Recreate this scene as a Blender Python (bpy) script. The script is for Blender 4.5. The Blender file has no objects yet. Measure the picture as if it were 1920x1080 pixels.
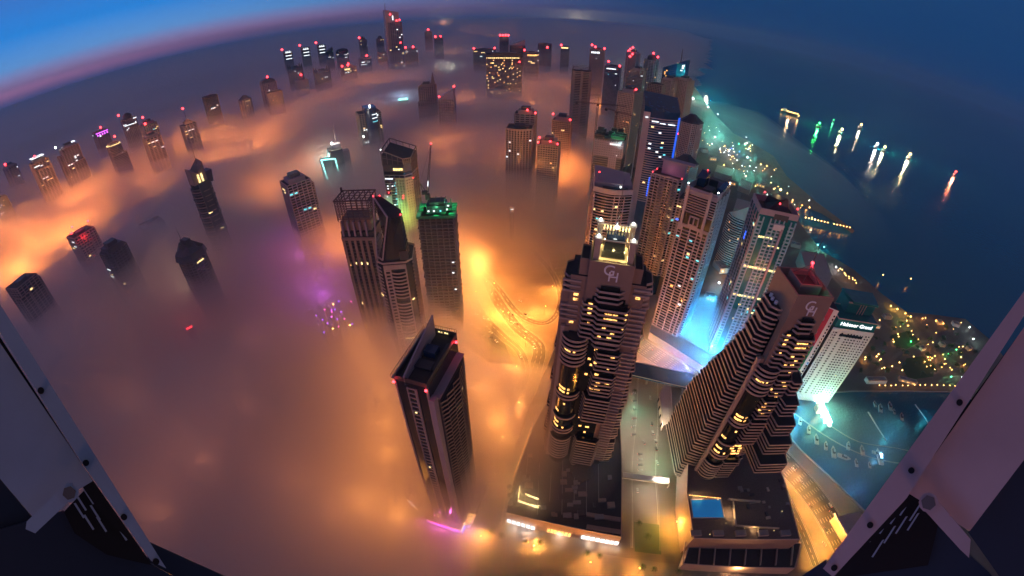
import bpy, bmesh, math, random
import numpy as np
from mathutils import Vector, Matrix
R = math.radians
SC = bpy.context.scene
COL = SC.collection
# ------------------------------------------------------------------ camera
H = 320.0
F_PX, PITCH, ROLL = 787.5, R(36.08), R(0.722)
CR = np.array([1.0, 0, 0]); CF = np.array([0, math.cos(PITCH), -math.sin(PITCH)]); CU = np.array([0, math.sin(PITCH), math.cos(PITCH)])
CX = math.cos(ROLL) * CR + math.sin(ROLL) * CU
CY = -math.sin(ROLL) * CR + math.cos(ROLL) * CU
cd = bpy.data.cameras.new('camera'); cam = bpy.data.objects.new('camera', cd); COL.objects.link(cam)
cam.matrix_world = Matrix(((CX[0], CY[0], -CF[0], 0), (CX[1], CY[1], -CF[1], 0), (CX[2], CY[2], -CF[2], H), (0, 0, 0, 1)))
cd.type = 'PANO'; cd.sensor_fit = 'HORIZONTAL'; cd.sensor_width = 36.0; cd.sensor_height = 20.25
cd.clip_start = 0.02; cd.clip_end = 100000
P = cd if hasattr(cd, 'panorama_type') else cd.cycles
P.panorama_type = 'FISHEYE_LENS_POLYNOMIAL'
fm = F_PX * 36 / 1920
rr = np.linspace(0.05, 22, 200); th = 2 * np.arctan(rr / (2 * fm))
k = np.linalg.lstsq(np.stack([rr, rr**2, rr**3, rr**4], 1), th, rcond=None)[0]
try:
    P.fisheye_fov = R(200)
except Exception:
    pass
P.fisheye_polynomial_k0 = 0.0
P.fisheye_polynomial_k1, P.fisheye_polynomial_k2, P.fisheye_polynomial_k3, P.fisheye_polynomial_k4 = [float(-x) for x in k]
SC.camera = cam

def ray(x, y):
    """direction of a photograph pixel (1920 x 1080)"""
    dx, dy = x - 960, 540 - y
    r = math.hypot(dx, dy) + 1e-9
    t = 2 * math.atan(r / (2 * F_PX))
    return math.sin(t) * (dx / r * CX + dy / r * CY) + math.cos(t) * CF

def at(x, y, z=0.0):
    """the point at height z that this pixel looks at"""
    d = ray(x, y); t = (z - H) / d[2]
    return Vector((d[0] * t, d[1] * t, z))
# ------------------------------------------------------------------ sky and light
SC.view_settings.view_transform = 'Standard'; SC.view_settings.look = 'None'
SC.view_settings.exposure = 1.0; SC.view_settings.gamma = 1.0
SC.cycles.use_denoising = True
SC.cycles.volume_bounces = 5; SC.cycles.max_bounces = 9; SC.cycles.diffuse_bounces = 3
SC.cycles.transparent_max_bounces = 32
SC.cycles.sample_clamp_indirect = 3.0
SC.cycles.caustics_reflective = False; SC.cycles.caustics_refractive = False
W = bpy.data.worlds.new('World'); SC.world = W; W.use_nodes = True
nt = W.node_tree; nt.nodes.clear()
def wn(t, **kw):
    n = nt.nodes.new(t)
    for a, b in kw.items(): setattr(n, a, b)
    return n
def ramp(pts):
    n = wn('ShaderNodeValToRGB'); cr = n.color_ramp
    while len(cr.elements) > 1: cr.elements.remove(cr.elements[0])
    for i, (p, c) in enumerate(pts):
        e = cr.elements[0] if i == 0 else cr.elements.new(p)
        e.position = p; e.color = (*c, 1)
    return n
tc = wn('ShaderNodeTexCoord'); sp = wn('ShaderNodeSeparateXYZ'); nt.links.new(tc.outputs['Generated'], sp.inputs[0])
el = wn('ShaderNodeMapRange'); el.inputs[1].default_value = -0.05; el.inputs[2].default_value = 0.55
nt.links.new(sp.outputs[2], el.inputs[0])
# elevation ramps: dawn side (west, over the fog) and sea side; 0.083 is the horizon
dawn = ramp([(0.0, (.05, .04, .13)), (.075, (.07, .05, .15)), (.10, (.34, .13, .26)), (.125, (.20, .15, .30)), (.165, (.07, .19, .42)), (.25, (.01, .13, .40)), (.42, (.03, .07, .24)), (1, (.056, .036, .060))])
sea = ramp([(0.0, (.001, .030, .078)), (.12, (.001, .020, .075)), (.4, (.005, .026, .085)), (1, (.046, .038, .064))])
nt.links.new(el.outputs[0], dawn.inputs[0]); nt.links.new(el.outputs[0], sea.inputs[0])
az = wn('ShaderNodeMapRange'); az.interpolation_type = 'SMOOTHSTEP'; az.inputs[1].default_value = -0.75; az.inputs[2].default_value = 0.42
nt.links.new(sp.outputs[0], az.inputs[0])
mx = wn('ShaderNodeMix', data_type='RGBA'); nt.links.new(az.outputs[0], mx.inputs[0])
nt.links.new(dawn.outputs[0], mx.inputs[6]); nt.links.new(sea.outputs[0], mx.inputs[7])
bg = wn('ShaderNodeBackground'); bg.inputs[1].default_value = 1.0; nt.links.new(mx.outputs[2], bg.inputs[0])
wo = wn('ShaderNodeOutputWorld'); nt.links.new(bg.outputs[0], wo.inputs[0])
# ------------------------------------------------------------------ helpers
def material(name, c, rough=.75, metal=0.0, em=None, es=0.0, var=0.0, vs=.15, spec=None):
    m = bpy.data.materials.new(name); m.use_nodes = True; n = m.node_tree; b = n.nodes['Principled BSDF']
    b.inputs['Base Color'].default_value = (*c, 1); b.inputs['Roughness'].default_value = rough; b.inputs['Metallic'].default_value = metal
    if spec is not None: b.inputs['Specular IOR Level'].default_value = spec
    if em:
        b.inputs['Emission Color'].default_value = (*em, 1); b.inputs['Emission Strength'].default_value = es
        m.cycles.emission_sampling = 'NONE'
    if var:
        t = n.nodes.new('ShaderNodeTexCoord'); z = n.nodes.new('ShaderNodeTexNoise'); z.inputs['Scale'].default_value = vs; z.inputs['Detail'].default_value = 5
        r = n.nodes.new('ShaderNodeMapRange'); r.inputs[3].default_value = 1 - var; r.inputs[4].default_value = 1 + var
        x = n.nodes.new('ShaderNodeVectorMath'); x.operation = 'SCALE'; x.inputs[0].default_value = c
        n.links.new(t.outputs['Object'], z.inputs['Vector']); n.links.new(z.outputs[0], r.inputs[0]); n.links.new(r.outputs[0], x.inputs['Scale']); n.links.new(x.outputs[0], b.inputs['Base Color'])
        q = n.nodes.new('ShaderNodeMapRange'); q.inputs[3].default_value = max(.03, rough - .12); q.inputs[4].default_value = min(1, rough + .12)
        n.links.new(z.outputs[0], q.inputs[0]); n.links.new(q.outputs[0], b.inputs['Roughness'])
    return m
M = {
 'stone': material('brown stone', (.28, .20, .165), .8, var=.18),
 'parapet': material('pale parapet', (.42, .33, .30), .7, var=.12),
 'beige': material('beige render', (.40, .31, .25), .85, var=.15),
 'sand': material('sand render', (.46, .37, .30), .85, var=.12),
 'white': material('white cladding', (.70, .68, .66), .6, var=.1),
 'white_cyanlit': material('white cladding with painted cyan light', (.32, .50, .56), .5, var=.1),  # white frames, with the cyan light on them put into the colour
 'grey': material('grey concrete', (.24, .22, .22), .85, var=.2),
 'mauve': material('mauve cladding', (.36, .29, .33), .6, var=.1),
 'dark': material('dark cladding', (.055, .048, .055), .45, var=.25),
 'glass': material('dark glass', (.012, .014, .018), .12, var=.4, vs=.4, spec=.6),
 'teal': material('teal glass', (.015, .16, .16), .15, var=.3, spec=.7),
 'blue': material('blue glass', (.01, .035, .10), .15, var=.3, spec=.7),
 'roof': material('roof gravel', (.045, .04, .045), .95, var=.4, vs=.6),
 'steel': material('painted steel', (.13, .09, .09), .5, .3),
 'lime': material('pale lime render', (.42, .46, .30), .8, var=.1),
 'red': material('red beacon lamp', (.5, .02, .02), em=(1, .03, .04), es=6),
 'lw': material('warm lit window', (.3, .2, .1), em=(1, .46, .12), es=1.5, var=0),
 'ly': material('yellow lit window', (.3, .25, .1), em=(1, .72, .28), es=1.3),
 'lc': material('white lit window', (.3, .3, .3), em=(.85, .95, 1), es=1.1),
 'lt': material('teal lit window', (.1, .3, .3), em=(.15, .75, .85), es=.8),
 'lamp': material('sodium lamp glass', (.5, .3, .1), em=(1, .50, .12), es=10),
 'lampw': material('white lamp glass', (.5, .5, .5), em=(.9, 1, .95), es=10),
 'cyan': material('cyan light tube', (.1, .4, .4), em=(.25, .95, .85), es=3),
 'purple': material('purple light strip', (.3, .1, .4), em=(.75, .12, 1), es=2),
 'pink': material('pink neon', (.4, .1, .3), em=(1, .07, .38), es=3.5),
 'violet': material('violet neon', (.2, .1, .5), em=(.28, .06, 1), es=3),
 'bluelight': material('blue light strip', (.1, .1, .5), em=(.03, .12, 1), es=1.6),
 'grn': material('green light', (.1, .5, .2), em=(.05, 1, .35), es=6),
 'net': material('green debris netting', (.06, .32, .16), .9, var=.5, vs=.5),
 'signw': material('white sign letters', (.5, .5, .5), em=(.9, .95, 1), es=1.0),
 'logo': material('pale metal letters', (.85, .85, .92), .4),
 'asphalt': material('asphalt', (.055, .05, .048), .9, var=.2, vs=.08),
 'paving': material('pale paving', (.20, .17, .14), .85, var=.2, vs=.1),
 'sand_ground': material('packed sand', (.17, .14, .11), .95, var=.5, vs=.03),
 'kerb': material('concrete kerb', (.34, .31, .27), .8, var=.1),
 'paint': material('road paint', (.75, .72, .65), .6),
 'pool': material('pool water', (.02, .20, .38), .08, em=(.01, .16, .5), es=.22),
 'boat': material('boat grey', (.30, .34, .36), .5, var=.2), 'deckroof': material('roof paving', (.13, .10, .095), .9, var=.5, vs=.9),
 'leaf': material('leaf green', (.045, .085, .03), .8, var=.35, vs=1.5),
 'palm': material('palm frond', (.05, .08, .03), .8, var=.3, vs=1.5),
 'bark': material('bark', (.09, .065, .045), .9, var=.3, vs=2),
 'carw': material('white car paint', (.6, .6, .6), .3), 'carr': material('red car paint', (.35, .03, .02), .3),
 'card': material('dark car paint', (.03, .03, .035), .3), 'cars': material('silver car paint', (.35, .35, .36), .3, .5),
 'tyre': material('tyre rubber', (.02, .02, .02), .9),
}
def nwin(m):
    """uneven light inside a lit window: blinds and furniture"""
    n = m.node_tree; b = n.nodes['Principled BSDF']; t = n.nodes.new('ShaderNodeTexCoord'); z = n.nodes.new('ShaderNodeTexNoise'); z.inputs['Scale'].default_value = 1.1; z.inputs['Detail'].default_value = 3
    r = n.nodes.new('ShaderNodeMapRange'); r.inputs[1].default_value = .36; r.inputs[2].default_value = .62; r.inputs[3].default_value = .12; r.inputs[4].default_value = b.inputs['Emission Strength'].default_value * 1.5
    g = n.nodes.new('ShaderNodeNewGeometry')
    n.links.new(g.outputs['Position'], z.inputs['Vector']); n.links.new(z.outputs[0], r.inputs[0]); n.links.new(r.outputs[0], b.inputs['Emission Strength'])
for q in ('lw', 'ly'): nwin(M[q])

def inner(poly, o):
    """offset a counter-clockwise polygon outwards by o"""
    n = len(poly); out = []
    for i in range(n):
        a, b, c = Vector(poly[i - 1][:2]), Vector(poly[i][:2]), Vector(poly[(i + 1) % n][:2])
        e1 = (b - a).normalized(); e2 = (c - b).normalized()
        n1 = Vector((e1.y, -e1.x)); n2 = Vector((e2.y, -e2.x)); s = n1 + n2
        k = o * 2 / max(s.length_squared, .4); out.append((b.x + s.x * k, b.y + s.y * k))
    return out
class MB:
    def __init__(s): s.v = []; s.f = []; s.m = []
    def add(s, vs, fs, mi=0):
        k = len(s.v); s.v += [tuple(v) for v in vs]; s.f += [tuple(i + k for i in f) for f in fs]; s.m += [mi] * len(fs); return s
    def prism(s, poly, z0, z1, mi=0, poly2=None, capm=None):
        n = len(poly); p2 = poly2 or poly
        zt = z1 if isinstance(z1, (list, tuple)) else [z1] * n
        vs = [(p[0], p[1], z0) for p in poly] + [(p[0], p[1], zt[i]) for i, p in enumerate(p2)]
        s.add(vs, [(i, (i + 1) % n, n + (i + 1) % n, n + i) for i in range(n)] + [tuple(range(n - 1, -1, -1))], mi)
        s.f.append(tuple(len(s.v) - n + i for i in range(n))); s.m.append(mi if capm is None else capm); return s
    def box(s, x0, x1, y0, y1, z0, z1, mi=0): return s.prism([(x0, y0), (x1, y0), (x1, y1), (x0, y1)], z0, z1, mi)
    def wall(s, p, q, t, z0, z1, mi=0):
        p, q = Vector(p[:2]), Vector(q[:2]); e = (q - p)
        if e.length < 1e-6: return s
        e.normalize(); n = Vector((e.y, -e.x)) * t
        return s.prism([(p.x + n.x, p.y + n.y), (q.x + n.x, q.y + n.y), tuple(q), tuple(p)], z0, z1, mi)
    def ring(s, poly, t, z0, z1, mi=0, closed=True):
        n = len(poly)
        if closed:
            o = inner(poly, t)
            for i in range(n):
                j = (i + 1) % n; s.prism([o[i], o[j], poly[j], poly[i]], z0, z1, mi)
        else:
            for i in range(n - 1): s.wall(poly[i], poly[i + 1], t, z0, z1, mi)
        return s
    def beam(s, p, q, w, mi=0, w2=None, n=4):
        p, q = Vector(p), Vector(q); d = (q - p).normalized(); a = d.cross(Vector((0, 0, 1)) if abs(d.z) < .9 else Vector((1, 0, 0))).normalized(); b = d.cross(a)
        w2 = w if w2 is None else w2; vs = []
        for c, r in ((p, w / 2), (q, w2 / 2)):
            for i in range(n):
                t = 2 * math.pi * (i + .5) / n; k = r * (1.414 if n == 4 else 1); vs.append(c + a * math.cos(t) * k + b * math.sin(t) * k)
        return s.add(vs, [(i, (i + 1) % n, n + (i + 1) % n, n + i) for i in range(n)] + [tuple(range(n - 1, -1, -1)), tuple(range(n, 2 * n))], mi)
    def ball(s, c, r, mi=0, nu=8, nv=5, zs=1.0, v0=-1.0):
        k = len(s.v); c = Vector(c); rows = []
        for j in range(nv + 1):
            t = math.asin(v0) + (math.pi / 2 - math.asin(v0)) * j / nv
            rows.append([(c.x + r * math.cos(t) * math.cos(2 * math.pi * i / nu), c.y + r * math.cos(t) * math.sin(2 * math.pi * i / nu), c.z + r * zs * math.sin(t)) for i in range(nu)])
        fs = [(j * nu + i, j * nu + (i + 1) % nu, (j + 1) * nu + (i + 1) % nu, (j + 1) * nu + i) for j in range(nv) for i in range(nu)] + [tuple(range(nu - 1, -1, -1))]
        return s.add([p for r_ in rows for p in r_], fs, mi)
    def build(s, name, mats, parent=None, **props):
        me = bpy.data.meshes.new(name); me.from_pydata(s.v, [], s.f); me.polygons.foreach_set('material_index', s.m); me.update()
        for m in (mats if isinstance(mats, (list, tuple)) else [mats]): me.materials.append(M[m] if isinstance(m, str) else m)
        o = bpy.data.objects.new(name, me); COL.objects.link(o); o.parent = parent
        for a, b in props.items(): o[a] = b
        return o
def rect(w, d, x=0, y=0): return [(x - w / 2, y - d / 2), (x + w / 2, y - d / 2), (x + w / 2, y + d / 2), (x - w / 2, y + d / 2)]
def cham(w, d, c): return [(-w/2+c, -d/2), (w/2-c, -d/2), (w/2, -d/2+c), (w/2, d/2-c), (w/2-c, d/2), (-w/2+c, d/2), (-w/2, d/2-c), (-w/2, -d/2+c)]
def oval(w, d, n=20): return [(w / 2 * math.cos(2 * math.pi * i / n), d / 2 * math.sin(2 * math.pi * i / n)) for i in range(n)]
def lens(w, d, bow, n=9):
    """a plan whose front bows out towards -y"""
    return [(-w/2 + w*i/n, -d/2 - bow*math.sin(math.pi*i/n)) for i in range(n + 1)] + [(w/2, d/2), (-w/2, d/2)]
def empty(name, loc, rot=0, **props):
    o = bpy.data.objects.new(name, None); o.empty_display_size = 1; o.location = loc; o.rotation_euler = (0, 0, rot); COL.objects.link(o)
    for a, b in props.items(): o[a] = b
    return o
def facade(mb, poly, z0, z1, fl, sh, ps, pw, out, mi=0, edges=None, pout=.12):
    o = inner(poly, out); z = z0
    while z < z1 - sh:
        if edges is None: mb.prism(o, z, z + sh, mi)
        else:
            for i in edges: mb.wall(poly[i], poly[(i + 1) % len(poly)], out, z, z + sh, mi)
        z += fl
    if ps:
        for i in (range(len(poly)) if edges is None else edges):
            a, b = Vector(poly[i][:2]), Vector(poly[(i + 1) % len(poly)][:2]); L = (b - a).length
            if L < pw * 1.2: continue
            n = max(1, round(L / ps)); e = (b - a) / L
            for k in range(n + 1):
                c = a + e * (pw / 2 + (L - pw) * k / n)
                mb.wall(c - e * pw / 2, c + e * pw / 2, out + pout, z0, z1, mi)
UNIT = {}
def unit(kind):
    if kind not in UNIT:
        UNIT[kind] = MB().box(-.5, .5, -.06, .06, -.5, .5); o = UNIT[kind].build('lit_window', kind); UNIT[kind] = o.data; bpy.data.objects.remove(o)
    return UNIT[kind]
def lit_at(root, x, y, z, w, h, ang, kind, name='lit_window'):
    o = bpy.data.objects.new(name, unit(kind)); o.parent = root; o.location = (x, y, z); o.rotation_euler = (0, 0, ang); o.scale = (w, 1, h); COL.objects.link(o); return o
def lit(root, poly, n, zlo, zhi, fl, sh, ps, rng, kinds=('lw', 'ly', 'lc'), out=.2, z0=0, fill=.8, run=1):
    """n lit windows, each in a bay of the facade, on the faces that can be seen"""
    rz = root.rotation_euler.z; L = root.location; cand = []
    for i in range(len(poly)):
        a, b = Vector(poly[i][:2]), Vector(poly[(i + 1) % len(poly)][:2]); ln = (b - a).length
        if ln < 2: continue
        e = (b - a) / ln; nn = Vector((e.y, -e.x)); wn_ = Vector((nn.x * math.cos(rz) - nn.y * math.sin(rz), nn.x * math.sin(rz) + nn.y * math.cos(rz)))
        mid = (a + b) / 2
        if wn_.dot(Vector((-L.x, -L.y)).normalized()) > .25: cand.append((a, e, nn, ln))
    if not cand: return
    used = set()
    for _ in range(n):
        ci = rng.randrange(len(cand)); a, e, nn, ln = cand[ci]; nb = max(1, round(ln / (ps or 4))); k0 = rng.randrange(nb); f = rng.randrange(int((zlo - z0) / fl) + 1, max(int((zhi - z0) / fl), int((zlo - z0) / fl) + 2))
        kd = rng.choice(kinds)
        for k in range(k0, min(nb, k0 + rng.randint(1, run))):
            if (ci, k, f) in used: continue
            used.add((ci, k, f)); c = a + e * (ln * (k + .5) / nb) + nn * out
            lit_at(root, c.x, c.y, z0 + f * fl + sh + (fl - sh) / 2, ln / nb * fill * .8, (fl - sh) * .8, math.atan2(e.y, e.x), kd)
def beacon(root, x, y, z, r=1.0, h=3.0, m='red', name='beacon_light'):
    bm_ = MB().beam((x, y, z - .2), (x, y, z + h), max(.25, r * .25)).build('beacon_mast', 'steel', root)
    return MB().ball((x, y, z + h + r * .6), r).build(name, m, bm_)
def plight(p, e, c, s=.5, name='lamp_light'):
    l = bpy.data.lights.new(name, 'POINT'); l.energy = e; l.color = c; l.shadow_soft_size = s; o = bpy.data.objects.new(name, l); o.location = p; COL.objects.link(o); return o
def text(s, size, mat, parent, loc, rot, ext=.15, name='lettering', al='CENTER'):
    cu = bpy.data.curves.new(name, 'FONT'); cu.body = s; cu.size = size; cu.extrude = ext; cu.align_x = al; cu.align_y = 'CENTER'
    o = bpy.data.objects.new(name, cu); COL.objects.link(o); bpy.context.view_layer.update()
    me = bpy.data.meshes.new_from_object(o.evaluated_get(bpy.context.evaluated_depsgraph_get())); bpy.data.objects.remove(o); me.materials.clear(); me.materials.append(M[mat])
    for p_ in me.polygons: p_.material_index = 0
    o = bpy.data.objects.new(name, me); COL.objects.link(o); o.parent = parent; o.location = loc; o.rotation_euler = rot; return o
ORANGE = (1, .36, .06)
# ------------------------------------------------------------------ ground, sea, roads
from mathutils.geometry import tessellate_polygon
def sheet(name, pts, z, mat, **props):
    tris = tessellate_polygon([[Vector((p[0], p[1], 0)) for p in pts]])
    fs = []
    for t in tris:
        a, b, c = [Vector(pts[i][:2]) for i in t]
        fs.append(t if (b - a).cross(c - a) > 0 else t[::-1])
    me = bpy.data.meshes.new(name); me.from_pydata([(p[0], p[1], z) for p in pts], [], fs); me.update(); me.materials.append(M[mat] if isinstance(mat, str) else mat)
    o = bpy.data.objects.new(name, me); COL.objects.link(o); o['kind'] = 'structure'
    for a, b in props.items(): o[a] = b
    return o
COAST_PX = [(1262, 60), (1280, 110), (1300, 160), (1338, 212), (1375, 250), (1400, 262), (1450, 292), (1475, 330), (1530, 378), (1603, 433), (1598, 437), (1540, 400), (1500, 385), (1490, 400), (1505, 425), (1540, 470), (1600, 505), (1655, 552), (1700, 585), (1750, 590), (1810, 598), (1860, 640), (1890, 680)]
coast = [at(x, y) for x, y in COAST_PX]
land = [Vector((-30000, -2500, 0)), Vector((3000, -2500, 0)), Vector((2500, 150, 0))] + coast[::-1] + [Vector((9000, 40000, 0)), Vector((-30000, 40000, 0))]
sheet('ground', land, 0.0, 'sand_ground')
wm = bpy.data.materials.new('sea water'); wm.use_nodes = True; n_ = wm.node_tree; b_ = n_.nodes['Principled BSDF']
b_.inputs['Base Color'].default_value = (.002, .13, .22, 1); b_.inputs['Roughness'].default_value = .16; b_.inputs['IOR'].default_value = 1.33
t_ = n_.nodes.new('ShaderNodeTexCoord'); z_ = n_.nodes.new('ShaderNodeTexNoise'); z_.inputs['Scale'].default_value = .09; z_.inputs['Detail'].default_value = 6
u_ = n_.nodes.new('ShaderNodeBump'); u_.inputs['Strength'].default_value = .5; u_.inputs['Distance'].default_value = 1.2
n_.links.new(t_.outputs['Object'], z_.inputs['Vector']); n_.links.new(z_.outputs[0], u_.inputs['Height']); n_.links.new(u_.outputs[0], b_.inputs['Normal'])
sheet('sea', [(-30000, -2500), (40000, -2500), (40000, 60000), (-30000, 60000)], -1.5, wm)
MAR_PX = [(1497, 738), (1600, 733), (1700, 733), (1790, 735), (1850, 760), (1900, 900), (1760, 1000), (1690, 965), (1622, 962), (1560, 900), (1500, 845), (1462, 800)]
mar = [at(x, y) for x, y in MAR_PX]
wm2 = wm.copy(); wm2.name = 'marina water'; wm2.node_tree.nodes['Noise Texture'].inputs['Scale'].default_value = .35; wm2.node_tree.nodes['Principled BSDF'].inputs['Base Color'].default_value = (.005, .085, .13, 1)
sheet('marina_water', mar, 0.03, wm2)
q_ = MB()
for i in range(len(mar)): q_.wall(mar[i], mar[(i + 1) % len(mar)], 1.6, 0.0, 0.9)
q_.build('quay_edge', 'kerb', kind='structure')

def strip(path, w):
    """left and right offset lines of a path"""
    L, Rr = [], []
    for i, p in enumerate(path):
        a = path[max(0, i - 1)]; b = path[min(len(path) - 1, i + 1)]; e = Vector((b[0] - a[0], b[1] - a[1])).normalized(); n = Vector((-e.y, e.x))
        L.append((p[0] + n.x * w / 2, p[1] + n.y * w / 2)); Rr.append((p[0] - n.x * w / 2, p[1] - n.y * w / 2))
    return L, Rr
def smooth(path, k=6):
    out = []
    for i in range(len(path) - 1):
        p0, p1, p2, p3 = [Vector(path[min(max(j, 0), len(path) - 1)][:2]) for j in (i - 1, i, i + 1, i + 2)]
        for s in range(k):
            t = s / k; out.append(.5 * ((2 * p1) + (p2 - p0) * t + (2 * p0 - 5 * p1 + 4 * p2 - p3) * t * t + (3 * p1 - p0 - 3 * p2 + p3) * t ** 3))
    return out + [Vector(path[-1][:2])]
def ribbon(name, path, w, z, mat, thick=0.0, **props):
    L, Rr = strip(path, w); mb = MB(); n = len(path)
    mb.add([(p[0], p[1], z) for p in Rr] + [(p[0], p[1], z) for p in L], [(i, i + 1, n + i + 1, n + i) for i in range(n - 1)])
    return mb.build(name, mat, kind='structure', **props)
def road(path_px, w, name='road', z=.02, lanes=3, kerb=True, mat='asphalt', pts=None):
    path = smooth(pts or [at(x, y) for x, y in path_px]); ribbon(name, path, w, z, mat)
    mk = MB()
    for k in range(lanes + 1):
        off = -w / 2 + .8 + (w - 1.6) * k / lanes
        L, Rr = strip(path, abs(off) * 2 or .01); line = L if off > 0 else Rr
        edge = k in (0, lanes); acc = 0
        for i in range(len(line) - 1):
            a, b = Vector(line[i]), Vector(line[i + 1]); ln = (b - a).length
            if ln < .01: continue
            e = (b - a) / ln; s = 0
            while s < ln:
                t = min(ln, s + (ln if edge else 4)); p, q = a + e * s, a + e * t; n = Vector((-e.y, e.x)) * .14
                mk.add([(p.x - n.x, p.y - n.y, z + .008), (q.x - n.x, q.y - n.y, z + .008), (q.x + n.x, q.y + n.y, z + .008), (p.x + n.x, p.y + n.y, z + .008)], [(0, 1, 2, 3)])
                s = t + (0 if edge else 7)
    mk.build('road_markings', 'paint', kind='structure')
    if kerb:
        for sgn in (0, 1):
            ln = strip(path, w + .4)[sgn]; kb = MB()
            for i in range(len(ln) - 1): kb.wall(ln[i], ln[i + 1], .3 if sgn else -.3, 0, z + .15)
            kb.build('kerb', 'kerb', kind='structure')
    return path
R1 = road([(790, 440), (860, 465), (905, 505), (930, 560), (968, 612), (1010, 650), (1000, 700)], 16)
R2 = road([(800, 470), (850, 490), (875, 535), (905, 590), (945, 632), (975, 660), (985, 700), (960, 760), (945, 810), (915, 880), (885, 960)], 11, z=.035, lanes=2)
R3 = road([(860, 470), (925, 530), (975, 590), (1025, 605), (1050, 570), (1040, 520), (1000, 470)], 9, z=.05, lanes=2)
HW = road([(1000, 380), (1040, 470), (1080, 560), (1190, 640), (1330, 735), (1465, 862), (1540, 950), (1600, 1060)], 26, 'highway', z=.03, lanes=8)
road([(1460, 905), (1500, 985), (1530, 1060)], 9, z=.06, lanes=2)
PARK = road(None, 22, 'car_park_street', z=.02, lanes=1, pts=[at(1215, 695), at(1213, 790), at(1207, 880), at(1210, 960), at(1210, 1030)], mat='paving')
sheet('promenade', [at(x, y) for x, y in [(700, 975), (830, 955), (940, 1000), (1170, 1045), (1500, 1075), (1540, 1120), (1000, 1200), (600, 1100)]], .04, 'paving')
sheet('car_park', [at(x, y) for x, y in [(835, 590), (880, 570), (945, 640), (965, 690), (930, 690), (870, 640)]], .045, 'asphalt')
sheet('planting_bed', [at(x, y) for x, y in [(1188, 978), (1236, 984), (1240, 1040), (1190, 1034)]], .055, 'leaf')
for pth, w_ in (([(1330, 250), (1370, 300), (1420, 330), (1455, 365), (1470, 420), (1500, 470)], 9), ([(1400, 330), (1385, 370), (1400, 420), (1380, 470)], 8), ([(1500, 490), (1560, 520), (1600, 560), (1650, 600), (1700, 640), (1760, 680)], 7), ([(1640, 700), (1690, 660), (1730, 640), (1800, 645), (1850, 660)], 5), ([(1620, 660), (1680, 690), (1740, 700), (1800, 690)], 5)):
    ribbon('path', smooth([at(x, y) for x, y in pth]), w_, .03, 'paving')
sheet('lawn', [at(x, y) for x, y in [(1690, 690), (1700, 672), (1730, 668), (1752, 682), (1750, 706), (1705, 712)]], .05, 'leaf')
sheet('lawn', [at(x, y) for x, y in [(1672, 628), (1705, 620), (1725, 640), (1700, 655), (1676, 648)]], .05, 'leaf')
sheet('pavement', [at(x, y) for x, y in [(888, 835), (935, 800), (985, 745), (965, 830), (945, 905), (930, 985), (860, 960)]], .05, 'paving')
b = MB()
for (x0, y0, x1, y1) in [(1040, 655, 995, 760), (995, 760, 962, 850), (962, 850, 940, 985)]:
    b.wall(at(x0, y0), at(x1, y1), .5, 0, 3)
b.build('boundary_wall', 'sand', category='wall', label='pale boundary wall running along the west side of the wide dark roofed podium')
# ------------------------------------------------------------------ fog
from mathutils import noise
def volmat(name, d, c=(1, 1, 1), g=0.3):
    m = bpy.data.materials.new(name); m.use_nodes = True; n = m.node_tree; n.nodes.clear()
    o = n.nodes.new('ShaderNodeOutputMaterial'); v = n.nodes.new('ShaderNodeVolumePrincipled'); v.inputs['Density'].default_value = d
    v.inputs['Color'].default_value = (*c, 1); v.inputs['Anisotropy'].default_value = g; n.links.new(v.outputs[0], o.inputs['Volume']); return m
def sstep(a, b, x):
    t = min(1, max(0, (x - a) / (b - a))); return t * t * (3 - 2 * t)
def fog_top(x, y):
    n = noise.fractal(Vector((x / 380, y / 380, 3.1)), 1.0, 2.0, 3); n2 = noise.noise(Vector((x / 1500, y / 1500, 7)))
    z = 90 + 26 * n + 18 * n2 - 14 * sstep(500, 850, -x)
    coastx = 120 + .12 * y if y < 900 else 228 + .36 * (y - 900)
    coastx += 60 * noise.noise(Vector((x / 200, y / 300, 1)))
    z *= 1 - sstep(coastx - 190 - .06 * max(0, y - 500), coastx + 120 + .11 * max(0, y - 500), x)
    z += 12 * noise.fractal(Vector((x / 120, y / 120, 11)), 1.0, 2.0, 3) * min(1, z / 60)
    near = sstep(-50, 25, x) * (1 - sstep(230, 330, y)); z *= 1 - .68 * near
    road_ = sstep(-82, -25, x) * sstep(225, 310, y) * (1 - sstep(430, 620, y)); z *= 1 - .93 * road_
    z *= 1 - .8 * (1 - sstep(98, 128, y)) * sstep(-70, -10, x)
    return z - 4
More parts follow.
